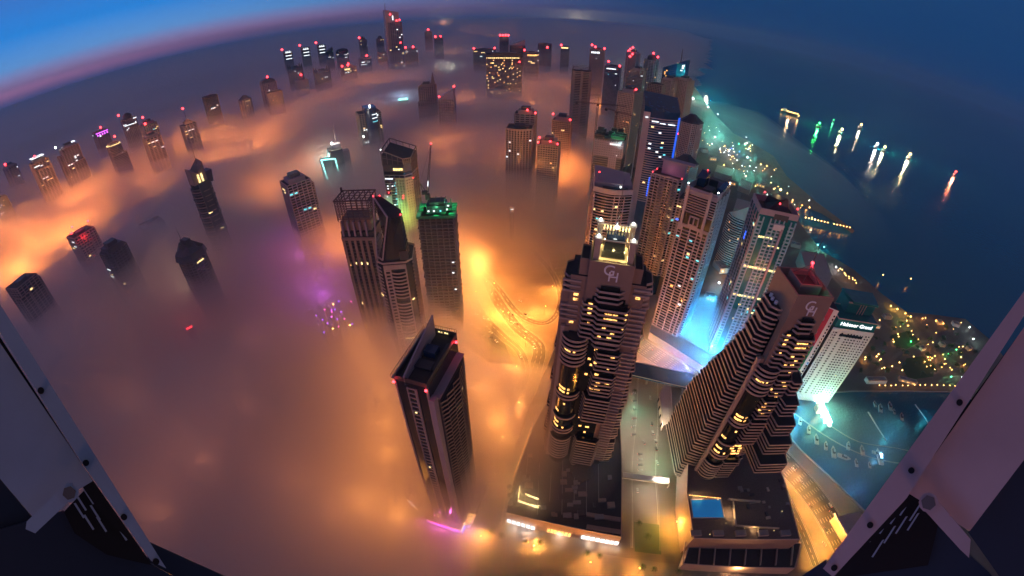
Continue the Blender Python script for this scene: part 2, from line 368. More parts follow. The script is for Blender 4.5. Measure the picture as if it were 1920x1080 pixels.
def fog(name, off, dens, c, label, g=.3):
    xs = np.concatenate([np.linspace(-16000, -2500, 12)[:-1], np.linspace(-2500, 1600, 130), np.linspace(1600, 7000, 70)[1:]])
    ys = np.concatenate([np.linspace(-900, 3600, 140), np.linspace(3600, 24000, 70)[1:]])
    nx, ny = len(xs), len(ys); N = nx * ny
    vs = [(x, y, max(.6, fog_top(x, y) + off * sstep(0, 40, fog_top(x, y)))) for y in ys for x in xs] + [(x, y, .4) for y in ys for x in xs]; fs = []
    for j in range(ny - 1):
        for i in range(nx - 1):
            a = j * nx + i; fs += [(a, a + 1, a + nx + 1, a + nx), (N + a, N + a + nx, N + a + nx + 1, N + a + 1)]
    for i in range(nx - 1): a = (ny - 1) * nx + i; fs += [(i, N + i, N + i + 1, i + 1), (a, a + 1, N + a + 1, N + a)]
    for j in range(ny - 1): a = j * nx; b2 = a + nx - 1; fs += [(a, a + nx, N + a + nx, N + a), (b2, N + b2, N + b2 + nx, b2 + nx)]
    me = bpy.data.meshes.new(name); me.from_pydata(vs, [], fs); me.update(); me.materials.append(volmat(name, dens, c, g))
    o = bpy.data.objects.new(name, me); COL.objects.link(o); o['kind'] = 'stuff'; o['category'] = 'fog'; o['label'] = label; return o
FOGC = (.97, .90, .88)
fog('fog', 0, .026, FOGC, 'dense low fog bank covering the city between the towers')
fog('fog_veil', 28, .0042, FOGC, 'thin veil of mist above the dense fog bank')
fog('fog_veil', 105, .0005, FOGC, 'very thin high mist over the city, softening the far towers')
def mist(c, r, d, label, col=FOGC):
    m_ = MB().ball((0, 0, 0), 1, 0, 40, 24, 1, 0.0); m_.v = [(v[0] * r[0], v[1] * r[1], r[2] * max(0.004, 1 - v[0] ** 2 - v[1] ** 2) ** 1.5 * (1 + .3 * noise.noise(Vector(v) * 2.3)) if v[2] > .001 else 0) for v in m_.v]
    o = m_.build('mist', volmat('mist', d, col, .2), kind='stuff', category='mist', label=label); o.location = (c[0], c[1], 1.0); return o
mist((232, 300), (110, 130, 70), .0055, 'thin mist catching the blue light between the tall right hand towers', (.9, .95, 1))
mist((330, 170), (130, 100, 34), .003, 'thin mist lying over the marina water', (.9, .97, 1))
mist((35, 185), (78, 70, 60), .0065, 'soft mist wrapping the foot of the tower with the yellow lantern')
mist((640, 1150), (330, 620, 120), .0007, 'wide thin sea mist along the distant lamp lit shore', (.85, 1, .98))
hz = MB().box(-17000, 30000, -1500, 30000, -3, 700).build('haze', volmat('haze', 6e-5, (.35, .75, 1), .2), kind='stuff', category='haze', label='thin evening haze in the air over the city and the sea')
# street light glow in the fog: lamps under the fog bank, (px, py, height, power factor, colour)
GL = [((0, 470), 1), ((60, 455), 1.1), ((130, 470), 1.5), ((200, 390), 1.2), ((130, 400), 1), ((300, 365), 1.2), ((240, 350), 1), ((420, 330), 1.1), ((350, 290), .9), ((480, 300), 1), ((560, 250), 1), ((620, 215), .9), ((520, 270), 1), ((680, 180), .9), ((750, 150), .8), ((850, 110), .7), ((940, 85), .8), ((1000, 335), .7), ((1070, 335), .6), ((900, 480), .35), ((1000, 560), .4), ((840, 300), .6), ((760, 180), .6), ((430, 270), .7), ((0, 560), 1), ((50, 520), 1.2), ((190, 450), 1), ((700, 250), .5), ((880, 210), .5), ((960, 180), .4), ((1010, 210), .4), ((600, 330), .6), ((1070, 260), .35), ((520, 380), .3), ((620, 470), .25), ((870, 68), .8), ((960, 52), .8), ((1060, 60), .6), ((1150, 70), .35), ((1000, 125), .6), ((1110, 215), .3), ((780, 95), .4), ((1040, 180), .3)]
FOGL = (1, .29, .05)
rng = random.Random(4)
for (x, y), k_ in GL:
    for j in range(2):
        q = at(x + rng.uniform(-18, 18), y + rng.uniform(-9, 9), 33); d_ = math.hypot(q.x, q.y); plight(q, 2.9e5 * k_ * (d_ / 500), FOGL, 12, 'fog_glow_lamp')
for (x, y, k_) in [(620, 48, .5), (760, 32, .6), (900, 26, .8), (1020, 28, .8), (1140, 34, .7), (1230, 50, .4), (830, 50, .6), (1080, 40, .5)]:
    q = at(x, y, 50); d_ = math.hypot(q.x, q.y); plight(q, 1.6e5 * k_ * (d_ / 500) ** 2.1, (1, .36, .16), 20, 'fog_glow_lamp')
# a few weak lamps under the near bank
for (x, y) in [(150, 640), (330, 560), (480, 640), (620, 960), (640, 720), (400, 540), (60, 620), (250, 760), (380, 860), (230, 640), (560, 640), (140, 560), (300, 960), (460, 760), (540, 900)]:
    q = at(x, y, 22); plight(q, 1.0e4 if x < 420 else .45e4, (1, .33, .14), 8, 'fog_glow_lamp')
for (x, y, z, e, c) in [(605, 555, 28, 4e4, (.7, .12, 1)), (560, 480, 34, 2.6e4, (.65, .12, .9)), (355, 615, 20, 6e3, (1, .05, .03)), (345, 540, 40, 1.2e4, (1, .75, .5)), (840, 135, 60, 5e5, (.95, .95, .8)), (755, 185, 90, 9e4, (.45, .65, 1)), (615, 295, 95, 6e4, (.4, 1, .9)),
                        (700, 690, 34, 1.5e4, ORANGE), (672, 640, 34, 1.5e4, ORANGE), (720, 735, 34, 1.5e4, ORANGE), (725, 795, 34, 1.5e4, ORANGE), (728, 850, 34, 1.5e4, ORANGE), (680, 940, 34, 1.5e4, ORANGE), (745, 965, 34, 1.5e4, ORANGE), (900, 730, 34, 1.5e4, ORANGE), (930, 790, 34, 1.5e4, ORANGE),
                        (1330, 150, 60, 2.5e5, (1, .85, .6))]:
    plight(at(x, y, z), e * .9, c, 8, 'fog_glow_lamp')
# ------------------------------------------------------------------ towers: a general builder
CENT = {}
def crown(root, kind, poly, w, d, z, mats, rng, big):
    a, bm = mats
    mb = MB()
    if kind == 'flat':
        mb.ring(inner(poly, -.6), .6, z, z + 1.6); mb.build('parapet', a, root)
        MB().box(-w*.22, w*.2, -d*.2, d*.22, z, z + 4).box(w*.24, w*.36, -d*.3, d*.05, z, z + 2.5).build('plant_room', bm, root)
    elif kind == 'spire':
        MB().prism(rect(w*.55, d*.55), z, z + 7).prism(rect(w*.3, d*.3), z + 7, z + 11).build('plant_room', a, root)
        MB().beam((0, 0, z + 11), (0, 0, z + 38), 1.6, 0, .3, 6).build('spire', 'steel', root)
    elif kind == 'mast':
        MB().prism(inner(poly, -w*.12), z, z + 5, 0).ring(inner(poly, -w*.12 - .5), .5, z + 5, z + 6.5).build('roof_storey', a, root)
        MB().beam((0, 0, z + 5), (0, 0, z + 26), .9, 0, .25, 6).build('mast', 'steel', root)
    elif kind == 'dome':
        MB().prism(oval(w*.62, w*.62, 16), z, z + 6).ball((0, 0, z + 6), w*.31, 0, 16, 5, .8, 0.0).build('dome', bm, root)
    elif kind == 'spikes':
        for sx in (-1, 1):
            for sy in (-1, 1):
                x, y = sx*w*.42, sy*d*.42
                MB().prism(rect(w*.16, d*.16, x, y), z, z + 20, 0, [(x + sx*w*.04 + p*.6, y + sy*d*.04 + q*.6) for p, q in ((-.5, -.5), (.5, -.5), (.5, .5), (-.5, .5))]).build('corner_fin', a, root)
        MB().prism(rect(w*.55, d*.55), z, z + 11, 0, rect(w*.35, d*.35)).build('plant_room', bm, root)
    elif kind == 'fin':
        MB().prism(inner(poly, -.4), z, [z + 1 + 22 * ((p[0] + w/2) / w) ** 1.3 for p in inner(poly, -.4)], 0).build('sloping_top', a, root)
    elif kind == 'step':
        MB().prism(rect(w*.7, d*.7), z, z + 6).build('upper_storey', a, root); MB().prism(rect(w*.42, d*.42), z + 6, z + 11).build('plant_room', bm, root)
        MB().ring(inner(poly, -.5), .5, z, z + 1.4).build('parapet', a, root)
    elif kind == 'frame':
        for hx in (-1, 1):
            for hy in (-1, 1): mb.beam((hx*w*.47, hy*d*.47, z), (hx*w*.47, hy*d*.47, z + 9), .9)
        for k in (3, 6, 9): mb.ring(rect(w*.94, d*.94), .5, z + k - .5, z + k)
        mb.build('roof_frame', a, root)
    elif kind == 'pyramid':
        MB().prism(inner(poly, .5), z, z + 2).prism(inner(poly, -1), z + 2, z + 13, 0, [(p[0]*.25, p[1]*.25) for p in poly]).build('pitched_roof', bm, root)
    elif kind == 'arch':
        n = 10; pr = [(w*.5*math.cos(math.pi*i/n), 13*math.sin(math.pi*i/n)) for i in range(n + 1)]
        vs = [(x, -d*.4, z + h) for x, h in pr] + [(x, d*.4, z + h) for x, h in pr]; m_ = n + 1
        MB().add(vs, [tuple(range(m_ - 1, -1, -1)), tuple(range(m_, 2*m_))] + [(i, i + 1, m_ + i + 1, m_ + i) for i in range(n)] + [(n, 0, m_, m_ + n)]).build('vaulted_roof', bm, root)
def tower(label, px, py, z, w, d, rel, shape='rect', mats=('beige', 'dark'), fac=(3.6, 1.3, 4.0, .9), cr='flat', nlit=5, kinds=('lw', 'ly', 'lc'), bea=(), group=None, lower=None, vz=45, run=2, edges=None, name='tower'):
    c = at(px, py, z); azm = math.atan2(c.x, c.y); rot = -azm + R(rel)
    root = empty(name, (c.x, c.y, 0), rot, label=label, category='tower')
    if group: root['group'] = group
    CENT[label[:18]] = root
    rng = random.Random(int(px * 7 + py)); dist = math.hypot(c.x, c.y)
    sh = {'rect': rect(w, d), 'cham': cham(w, d, min(w, d) * .22), 'oval': oval(w, d, 18), 'lens': lens(w, d, w * .16)}[shape]
    MB().prism(sh, 0, z, 0, None, 1).build('core', ['glass' if mats[1] == 'dark' else mats[1], 'roof'], root)
    fl, hs, ps, pw = fac; k = 1.0
    if dist > 1500: fl *= 1.4; hs *= 1.4; ps *= 1.3; pw *= 1.3
    mb = MB(); zb = max(0, (z - 140) // fl * fl)
    facade(mb, sh, zb, z + .5, fl, hs, ps, pw, .35); mb.build('facade', mats[0], root)
    if lower:   # a lower shoulder in front or beside: (dx, dy, w, d, drop)
        for (dx, dy, lw_, ld, drop) in lower:
            zz = z - drop; s2 = rect(lw_, ld, dx, dy)
            MB().prism(s2, 0, zz, 0, None, 1).build('wing', ['glass', 'roof'], root)
            mb = MB(); facade(mb, s2, max(0, (zz - 130) // fl * fl), zz + .5, fl, hs, ps, pw, .35); mb.ring(inner(s2, -.5), .5, zz, zz + 1.5); mb.build('wing_facade', mats[0], root)
            lit(root, s2, nlit // 4, max(20, zz - vz), zz - 3, fl, hs, ps, rng, kinds, .36, max(0, (zz - 130) // fl * fl), run=run)
    crown(root, cr, sh, w, d, z, mats, rng, dist)
    lit(root, sh, int(nlit * .8 + .5), max(20, z - vz), z - 4, fl, hs, ps, rng, kinds, .36, zb, run=run)
    for (bx, by, bz) in bea:
        beacon(root, bx * w / 2, by * d / 2, z + bz, max(.8, dist / 900 * 2.1), 2.5)
    return root
JL = 'towers standing in the fog beyond the lake'
B3 = [(0, 0, 8)]
T = [
 ('ribbed beige tower cut by the photo edge, yellow and white windows in its upper half', -2, 372, 118, 34, 30, 12, 'rect', ('beige', 'dark'), (3.6, 1.4, 5, 1.2), 'flat', 8, ('ly', 'lc'), (), JL),
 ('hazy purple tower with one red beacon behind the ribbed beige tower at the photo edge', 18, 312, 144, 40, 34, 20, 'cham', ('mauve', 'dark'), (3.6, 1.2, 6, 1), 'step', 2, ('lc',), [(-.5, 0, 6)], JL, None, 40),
 ('beige tower with a lit white roof terrace, red beacon and deep recessed balcony bay', 72, 302, 168, 42, 36, 10, 'rect', ('sand', 'dark'), (3.6, 1.7, 9, 2.0), 'step', 9, ('ly', 'lc'), [(-.2, 0, 9), (.8, -1, -45)], JL, [(4, -20, 34, 8, 18)], 60),
 ('cluster tower of two dark slabs with a beige balcony block in front', 128, 275, 172, 44, 32, 12, 'rect', ('mauve', 'dark'), (3.6, .9, 7, .8), 'step', 7, ('lc', 'lc', 'ly'), (), JL, [(8, -18, 30, 12, 38), (-26, -2, 14, 26, 14)], 60),
 ('tower with a glowing purple crown and one red beacon', 187, 246, 156, 40, 36, 16, 'rect', ('mauve', 'dark'), (3.6, .8, 6, .6), 'flat', 2, ('lc',), [(.3, 0, 5)], JL, None, 40),
 ('stepped round fronted tower with a white lit ring at its top', 213, 272, 150, 30, 28, 14, 'lens', ('beige', 'dark'), (3.6, 1.5, 0, 0), 'mast', 3, ('lc',), [(.6, 0, 14)], JL, [(2, -14, 36, 14, 22)], 55),
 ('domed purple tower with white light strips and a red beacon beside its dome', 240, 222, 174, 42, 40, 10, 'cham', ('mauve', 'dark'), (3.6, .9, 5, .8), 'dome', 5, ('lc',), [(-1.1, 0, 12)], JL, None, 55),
 ('dark tower with yellow windows and two red beacons behind a shorter beige one', 277, 232, 172, 36, 34, 16, 'rect', ('mauve', 'dark'), (3.6, 1.1, 5, .8), 'step', 8, ('ly', 'ly', 'lt'), [(-.4, 0, 14), (-.6, -1, 0)], JL, None, 30),
 ('short beige balcony tower before the dark one with yellow windows and two beacons', 284, 257, 152, 36, 32, 14, 'rect', ('beige', 'dark'), (3.6, 1.8, 10, 2), 'step', 5, ('lc', 'ly'), (), JL, None, 40),
 ('tower with beige balcony frame, pointed roof and a red beacon on a tall mast', 352, 232, 140, 36, 32, 14, 'rect', ('beige', 'dark'), (3.6, 1.7, 10, 2), 'spire', 5, ('ly', 'lc'), [(-.1, 0, 36)], JL, None, 36),
 ('plain dark grey block tower with two white lights near its top', 393, 180, 166, 40, 36, 14, 'rect', ('dark', 'dark'), (3.6, .8, 4, .7), 'flat', 5, ('lc',), (), JL, None, 50),
 ('small beige tower with a pitched roof and balcony bays, no beacon', 459, 186, 134, 38, 34, 12, 'cham', ('beige', 'dark'), (3.6, 1.7, 9, 2), 'pyramid', 2, ('ly',), (), JL, None, 36),
 ('round topped dark tower with red beacon behind a beige tower with a lit band', 502, 154, 168, 46, 40, 10, 'lens', ('mauve', 'dark'), (3.6, .9, 6, .8), 'arch', 2, ('lc',), [(0, -.5, 13)], JL, None, 40),
 ('beige balcony tower with a warm lit band in front of the round topped dark tower', 513, 172, 150, 44, 36, 10, 'lens', ('beige', 'dark'), (3.6, 1.7, 9, 2), 'flat', 7, ('ly', 'lw'), (), JL, None, 30),
 ('pale lit slab with three bright bands, first of three in the haze', 539, 97, 200, 48, 30, 8, 'rect', ('grey', 'dark'), (3.6, 1, 6, 1), 'flat', 0, (), [(-1.2, 0, 10)], 'three matching slabs with bright bands'),
 ('pale lit slab with three bright bands, middle one of three in the haze', 572, 89, 206, 48, 30, 8, 'rect', ('grey', 'dark'), (3.6, 1, 6, 1), 'flat', 0, (), [(-1.2, 0, 10)], 'three matching slabs with bright bands'),
 ('pale lit slab with three bright bands, beside the small fin shaped tower', 602, 84, 206, 48, 30, 8, 'rect', ('grey', 'dark'), (3.6, 1, 6, 1), 'flat', 0, (), [(-1.2, 0, 10)], 'three matching slabs with bright bands'),
 ('dark tower crowned with tall fins behind a round roofed beige tower', 553, 128, 160, 56, 46, 12, 'rect', ('dark', 'dark'), (3.6, 1.2, 5, .9), 'spikes', 3, ('lc',), (), JL, None, 40),
 ('dark tower crowned with tall fins standing alone beside the red lit roof', 603, 134, 146, 58, 46, 12, 'rect', ('dark', 'dark'), (3.6, 1.2, 5, .9), 'spikes', 3, ('lc', 'ly'), (), JL, None, 34),
 ('round fronted beige tower with red beacon below the fin crowned tower', 565, 150, 128, 46, 38, 10, 'lens', ('beige', 'dark'), (3.6, 1.7, 9, 2), 'dome', 3, ('ly', 'lc'), [(0, -.6, 16)], JL, None, 26),
 ('small fin shaped dark tower in the haze', 617, 96, 172, 40, 30, 10, 'rect', ('dark', 'dark'), (3.6, .8, 6, .6), 'fin', 2, ('lc',), (), JL),
 ('dark tower with a vaulted roof in the haze', 641, 95, 172, 62, 40, 10, 'rect', ('dark', 'dark'), (3.6, .8, 6, .6), 'arch', 5, ('lc',), (), JL),
 ('low tower with a red lit roof storey and three red beacons', 653, 126, 134, 62, 44, 8, 'rect', ('beige', 'dark'), (3.6, 1.4, 8, 1.4), 'step', 5, ('lc', 'ly'), [(-.9, -.8, 4), (-.1, -.8, 6), (.1, .4, 9)], JL, None, 30),
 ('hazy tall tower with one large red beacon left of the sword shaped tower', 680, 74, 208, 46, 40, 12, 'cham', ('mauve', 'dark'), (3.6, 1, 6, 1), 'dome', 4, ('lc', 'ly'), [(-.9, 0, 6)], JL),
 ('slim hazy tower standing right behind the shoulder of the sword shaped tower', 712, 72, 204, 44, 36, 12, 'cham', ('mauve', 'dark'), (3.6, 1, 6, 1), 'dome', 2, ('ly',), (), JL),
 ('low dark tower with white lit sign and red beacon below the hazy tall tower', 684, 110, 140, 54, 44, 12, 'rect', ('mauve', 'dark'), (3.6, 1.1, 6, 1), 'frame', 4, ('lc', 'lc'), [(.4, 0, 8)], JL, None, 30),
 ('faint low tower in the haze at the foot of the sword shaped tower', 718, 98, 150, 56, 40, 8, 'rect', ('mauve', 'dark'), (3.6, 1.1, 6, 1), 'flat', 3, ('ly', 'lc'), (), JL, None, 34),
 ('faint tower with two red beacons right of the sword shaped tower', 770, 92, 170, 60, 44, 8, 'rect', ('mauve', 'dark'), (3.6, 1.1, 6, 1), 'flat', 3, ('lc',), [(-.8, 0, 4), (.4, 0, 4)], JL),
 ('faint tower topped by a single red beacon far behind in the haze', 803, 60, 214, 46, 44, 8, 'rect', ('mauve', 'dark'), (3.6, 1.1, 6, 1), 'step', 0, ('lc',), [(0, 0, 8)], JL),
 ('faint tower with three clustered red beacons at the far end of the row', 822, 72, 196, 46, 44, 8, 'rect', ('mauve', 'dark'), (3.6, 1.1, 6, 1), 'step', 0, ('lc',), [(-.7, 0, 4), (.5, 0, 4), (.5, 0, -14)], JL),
 # the hotel group
 ('wide grey office slab with short rows of lit windows beside the big hotel', 908, 92, 176, 92, 44, 5, 'rect', ('grey', 'dark'), (3.8, 1.2, 4, 1.0), 'flat', 11, ('ly', 'lc'), [(-.98, -.9, 0), (.9, -.9, 0)], None, None, 50, 3),
 ('slim hazy tower with a row of red lights along its roof edge', 945, 68, 222, 40, 36, 4, 'rect', ('mauve', 'dark'), (3.8, .8, 4, 1), 'flat', 0, ('lc',), [(-.9, -.9, 0), (-.3, -.9, 0), (.3, -.9, 0), (.9, -.9, 0)]),
 ('pale hazy tower with a pointed corner behind the big hotel block', 970, 85, 196, 62, 40, 4, 'rect', ('mauve', 'dark'), (3.8, .8, 0, 0), 'fin', 0),
 ('sloping roofed office tower with a glowing top storey right of the big hotel block', 997, 98, 176, 58, 40, -2, 'rect', ('mauve', 'dark'), (3.8, .9, 4, 1), 'flat', 6, ('ly', 'lc'), [(-.95, -.9, 4)], None, None, 44, 3),
 ('broad faint block in the haze with a red beacon right of the hotels', 1022, 82, 190, 62, 44, -4, 'rect', ('mauve', 'dark'), (3.8, .9, 5, 1), 'flat', 1, ('lc',), [(.4, -1, -20)]),
 ('faint tower with a bright lit roof edge between the hotels and the ribbed tower', 1060, 88, 188, 36, 36, -4, 'rect', ('mauve', 'dark'), (3.8, .9, 5, 1), 'flat', 0, ('lc',), [(-1, 0, 2)]),
 ('fluted dark tower topped with white sign letters and three red beacons', 1121, 92, 222, 46, 42, -4, 'rect', ('mauve', 'dark'), (3.6, .6, 3.4, 1.3), 'flat', 4, ('lc', 'lt'), [(-.8, -.6, 8), (-.3, -.9, 3), (.95, -.9, 0)], None, None, 90),
 ('fluted dark tower with a lit strip at its top and two red beacons', 1150, 124, 190, 44, 40, -6, 'rect', ('mauve', 'dark'), (3.6, .6, 3.4, 1.3), 'flat', 4, ('lc', 'lt'), [(-.7, .3, 7), (.9, -.9, 0)], None, None, 80),
 ('plain dark brown block tower with an open roof frame and no lit windows', 1091, 132, 208, 40, 34, 4, 'rect', ('stone', 'dark'), (3.6, 2.2, 16, 5.5), 'frame', 0),
 # left and middle
 ('gothic tower with a steep corner spire rising beside a blue white glowing sign', 800, 162, 162, 36, 30, -6, 'rect', ('stone', 'dark'), (3.6, 1.5, 5, 2), 'step', 1, ('lc',), (), None, [(15, -2, 14, 18, -3), (2, -14, 44, 14, 34)], 60),
 ('faint pink tower with a red beacon just right of the gothic tower', 838, 184, 146, 34, 30, -8, 'rect', ('mauve', 'dark'), (3.6, 1.2, 5, 1), 'fin', 0, (), [(1, -.3, 22), (-1, 0, 0)]),
 ('tower with a dark glass half round bay between pale window grids and curved lit strips', 690, 210, 148, 44, 34, 10, 'rect', ('beige', 'dark'), (3.6, 1.3, 5, 1.2), 'flat', 9, ('lc', 'lt', 'ly'), (), None, None, 60),
 ('dim block tower with a lit window row, in fog near the cyan framed tower', 553, 338, 140, 32, 28, 16, 'rect', ('mauve', 'dark'), (3.6, 1.2, 6, 1), 'step', 6, ('ly', 'lt'), (), None, [(8, 6, 26, 30, 8)], 45),
 ('ghostly flat roofed block barely showing through the fog', 283, 418, 92, 34, 28, 10, 'rect', ('stone', 'dark'), (3.6, 1.2, 6, 1), 'flat', 0),
 ('pale tower with a red lit slanting roof and three red corner beacons', 151, 436, 130, 33, 28, 18, 'rect', ('beige', 'dark'), (3.5, 1.5, 5, 1.2), 'flat', 5, ('ly', 'lw', 'lc'), [(-.95, -.9, 6), (-.2, .9, 6), (.95, -.2, 6)], None, [(-6, -13, 20, 8, 14)], 40),
 ('dark jagged roofed tower with one small pinkish lamp on its roof', 212, 466, 122, 32, 28, 20, 'cham', ('dark', 'dark'), (3.4, 1.3, 5, 1), 'step', 4, ('lc', 'ly'), (), None, [(-9, -6, 12, 14, 8)], 36),
 ('dark stepped tower at the photo edge beside the metal frame', 40, 528, 128, 32, 27, 24, 'rect', ('stone', 'dark'), (3.4, .9, 6, 1), 'flat', 2, ('ly',), (), None, [(14, 2, 14, 20, 7), (-12, -8, 14, 12, 12)], 34),
 # marina middle
 ('curved front beige twin top tower with dark crescent roof and red edge light', 975, 238, 152, 40, 30, -6, 'lens', ('beige', 'dark'), (3.5, 1.2, 3.4, .9), 'flat', 6, ('ly', 'lc'), (), None, None, 50),
 ('taller rear beige tower joined behind the crescent roofed tower, red beacon on its corner', 986, 212, 168, 34, 24, -6, 'rect', ('beige', 'dark'), (3.5, 2.0, 9, 2), 'step', 2, ('ly', 'lc'), [(.95, -.9, 0), (.2, -.9, 4)], None, None, 50),
 ('beige tower with stepped roof and two red beacons, nearer the dark brown block', 1055, 224, 138, 34, 28, -8, 'rect', ('beige', 'dark'), (3.5, 1.3, 3.4, .9), 'step', 2, ('ly',), [(-.95, -.9, 8), (.9, -.9, 0)], None, None, 50),
 ('short beige tower with red lit roof and four red beacons beside the crescent roofed tower', 1030, 268, 132, 32, 28, -8, 'rect', ('beige', 'dark'), (3.5, 1.5, 4, 1), 'step', 3, ('ly', 'lw'), [(-.9, -.5, 6), (-.95, -.95, 0), (.2, -.9, 3), (.9, -.9, 0)], None, None, 40),
 # beach residence cluster
 ('tall stepped beige residence tower behind the tower under construction, dark rooftop turret', 1197, 132, 196, 36, 36, -20, 'cham', ('beige', 'dark'), (3.5, 1.5, 3.3, 1.4), 'step', 14, ('ly', 'lw', 'lc'), (), 'beige residence towers by the beach', [(0, -16, 46, 16, 18)], 120),
 ('beige residence tower with punched windows directly behind the two construction cranes', 1182, 172, 192, 32, 40, -22, 'rect', ('sand', 'dark'), (3.4, 1.5, 3.2, 1.5), 'step', 12, ('ly', 'lw', 'lc'), [(.9, -.5, 4)], 'beige residence towers by the beach', None, 150),
 ('beige residence tower with small blue windows under the fin topped blue tower', 1255, 150, 182, 38, 34, -18, 'cham', ('beige', 'dark'), (3.5, 1.5, 3.3, 1.4), 'step', 9, ('ly', 'lt'), (), 'beige residence towers by the beach', None, 120),
 ('beige residence tower nearest the bright shore lamps with a stepped dark turret', 1284, 150, 186, 38, 40, -26, 'rect', ('beige', 'dark'), (3.5, 1.9, 5, 2.6), 'step', 4, ('ly',), (), 'beige residence towers by the beach', [(-16, -6, 14, 30, -2)], 120),
 ('beige residence tower with an eight sided dark roof right of the blue glass tower', 1297, 228, 168, 34, 36, -24, 'cham', ('sand', 'dark'), (3.4, 1.5, 3.2, 1.5), 'pyramid', 10, ('ly', 'lw', 'lc'), (), 'beige residence towers by the beach', None, 110),
 ('pale residence tower with punched windows behind the tower with the pink roof screen', 1284, 306, 140, 30, 28, -24, 'rect', ('sand', 'dark'), (3.3, 1.5, 3.2, 1.5), 'pyramid', 4, ('lc', 'lt'), (), 'beige residence towers by the beach', None, 110),
 ('pale rounded tower in haze with scattered windows left of the fin topped blue tower', 1222, 112, 200, 50, 40, -14, 'oval', ('mauve', 'dark'), (3.6, 1.2, 4, 1.2), 'dome', 9, ('lw', 'ly'), [(.2, -.3, 18), (.9, -.6, 8)], None, None, 120),
 ('hazy dark tower with a string of red roof beacons behind the beige residences', 1188, 100, 216, 44, 40, -10, 'cham', ('mauve', 'dark'), (3.6, 1.2, 4, 1.2), 'step', 8, ('lc', 'lw'), [(-.2, 0, 14), (-.5, -.3, 8), (-.7, -.4, 2), (0, -1, -6), (-.3, -1, -14)], None, None, 100),
 ('brown residence tower squeezed between the stepped beige tower and the blue glass tower', 1232, 158, 186, 34, 30, -18, 'rect', ('stone', 'dark'), (3.5, 1.5, 4, 1.6), 'flat', 5, ('ly', 'lw'), (), None, None, 110),
 ('low curved balcony building with a sail roof between the two tallest shore towers', 1398, 402, 82, 30, 44, -30, 'lens', ('sand', 'dark'), (3.6, 1.6, 0, 0), 'fin', 5, ('lw', 'lw', 'lc'), (), None, None, 60),
]
for r_ in T: tower(*r_)
# bands, signs and lit tops of the general towers
def onface(root, w, d, z, x0, x1, h, kind, name='lit_strip', off=.6):
    y = -d / 2 - off; return MB().box(x0, x1, y - .15, y + .15, z - h / 2, z + h / 2).build(name, kind, root)
for key in ('pale lit slab with',): pass
for o in list(COL.objects):
    if o.type == 'EMPTY' and o.get('group') == 'three matching slabs with bright bands':
        for k_, zz in enumerate((196, 178, 160)): onface(o, 48, 30, zz, -16, 18, 3.6, 'lc', 'light_band')
        for x_ in (-10, 0, 10): onface(o, 48, 30, 202, x_ - 2.5, x_ + 2.5, 3, 'lc', 'roof_light')
def find(s):
    return next(o for o in COL.objects if o.type == 'EMPTY' and s in str(o.get('label', '')))
o = find('glowing purple crown'); onface(o, 40, 36, 154, -19, 19, 1.8, 'purple')
for x_ in (-15, -8, 0, 7, 15): onface(o, 40, 36, 148, x_ - 1.4, x_ + 1.4, 5, 'purple')
o = find('white lit ring'); MB().ring(oval(34, 30, 18), .6, 151, 152.6).build('light_ring', 'ly', o)
o = find('lit white roof terrace'); MB().ring(rect(30, 26), .5, 178, 179.5, closed=True).build('light_ring', 'lc', o); onface(o, 42, 36, 160, -18, -4, 2, 'lc')
o = find('cluster tower of two'); MB().ring(rect(22, 16, 8, 2), .5, 179, 180.5).build('light_ring', 'lc', o); beacon(o, -30, 0, 176, 2.4, 4, 'lampw', 'roof_lamp')
o = find('domed purple tower'); onface(o, 42, 40, 158, -20, 16, 1.6, 'lc'); onface(o, 42, 40, 172, 10, 20, 2, 'lc')
o = find('glowing top storey'); onface(o, 58, 40, 166, -16, 22, 5, 'lw')
o = find('bright lit roof edge'); onface(o, 36, 36, 185, -16, 14, 5, 'ly')
o = find('white sign letters and three'); [onface(o, 46, 42, 212, -18 + 5.6 * k, -14.5 + 5.6 * k, 5.5, 'lc', 'sign_letter') for k in range(5)]
o = find('lit strip at its top'); onface(o, 44, 40, 184, -16, 10, 2.4, 'lc')
o = find('red lit roof storey'); onface(o, 62, 44, 128, -20, 4, 6, 'ly')
o = find('white lit sign and red'); onface(o, 54, 44, 126, -22, -6, 4, 'lc')
o = find('gothic tower'); MB().prism(rect(9, 9, 15, -2), 165, 172).prism(rect(8, 8, 15, -2), 172, 196, 0, rect(.4, .4, 15, -2)).build('corner_spire', 'stone', o)
o = find('red lit slanting roof'); plight(o.matrix_basis @ Vector((0, 0, 139)), 2600, (1, .02, .03), 1, 'beacon_glow'); plight(o.matrix_basis @ Vector((-4, -20, 128)), 1800, (1, .02, .03), 1, 'beacon_glow')
# half round glass bay tower
o = find('half round bay'); bay = [(x * 11 + 2, -17 + y * 9) for x, y in [(math.cos(math.pi + math.pi * i / 12), math.sin(math.pi + math.pi * i / 12)) for i in range(13)]] + [(13, 12), (-9, 12)]
MB().prism(bay, 0, 160).build('glass_bay', 'blue', o)
for k_, zz in enumerate((146, 139, 132)):
    mb = MB(); mb.ring([(p[0] + .01, p[1]) for p in inner(bay, .3)[6:13]], .5, zz, zz + 1.1, 0, False); mb.build('light_strip', 'lc' if k_ < 2 else 'lt', o)
beacon(o, 2, -14, 160, 1.6, 1, 'lampw', 'roof_lamp')
beacon(o, -18, -16, 104, 2.0, .2, 'lampw', 'wall_lamp')
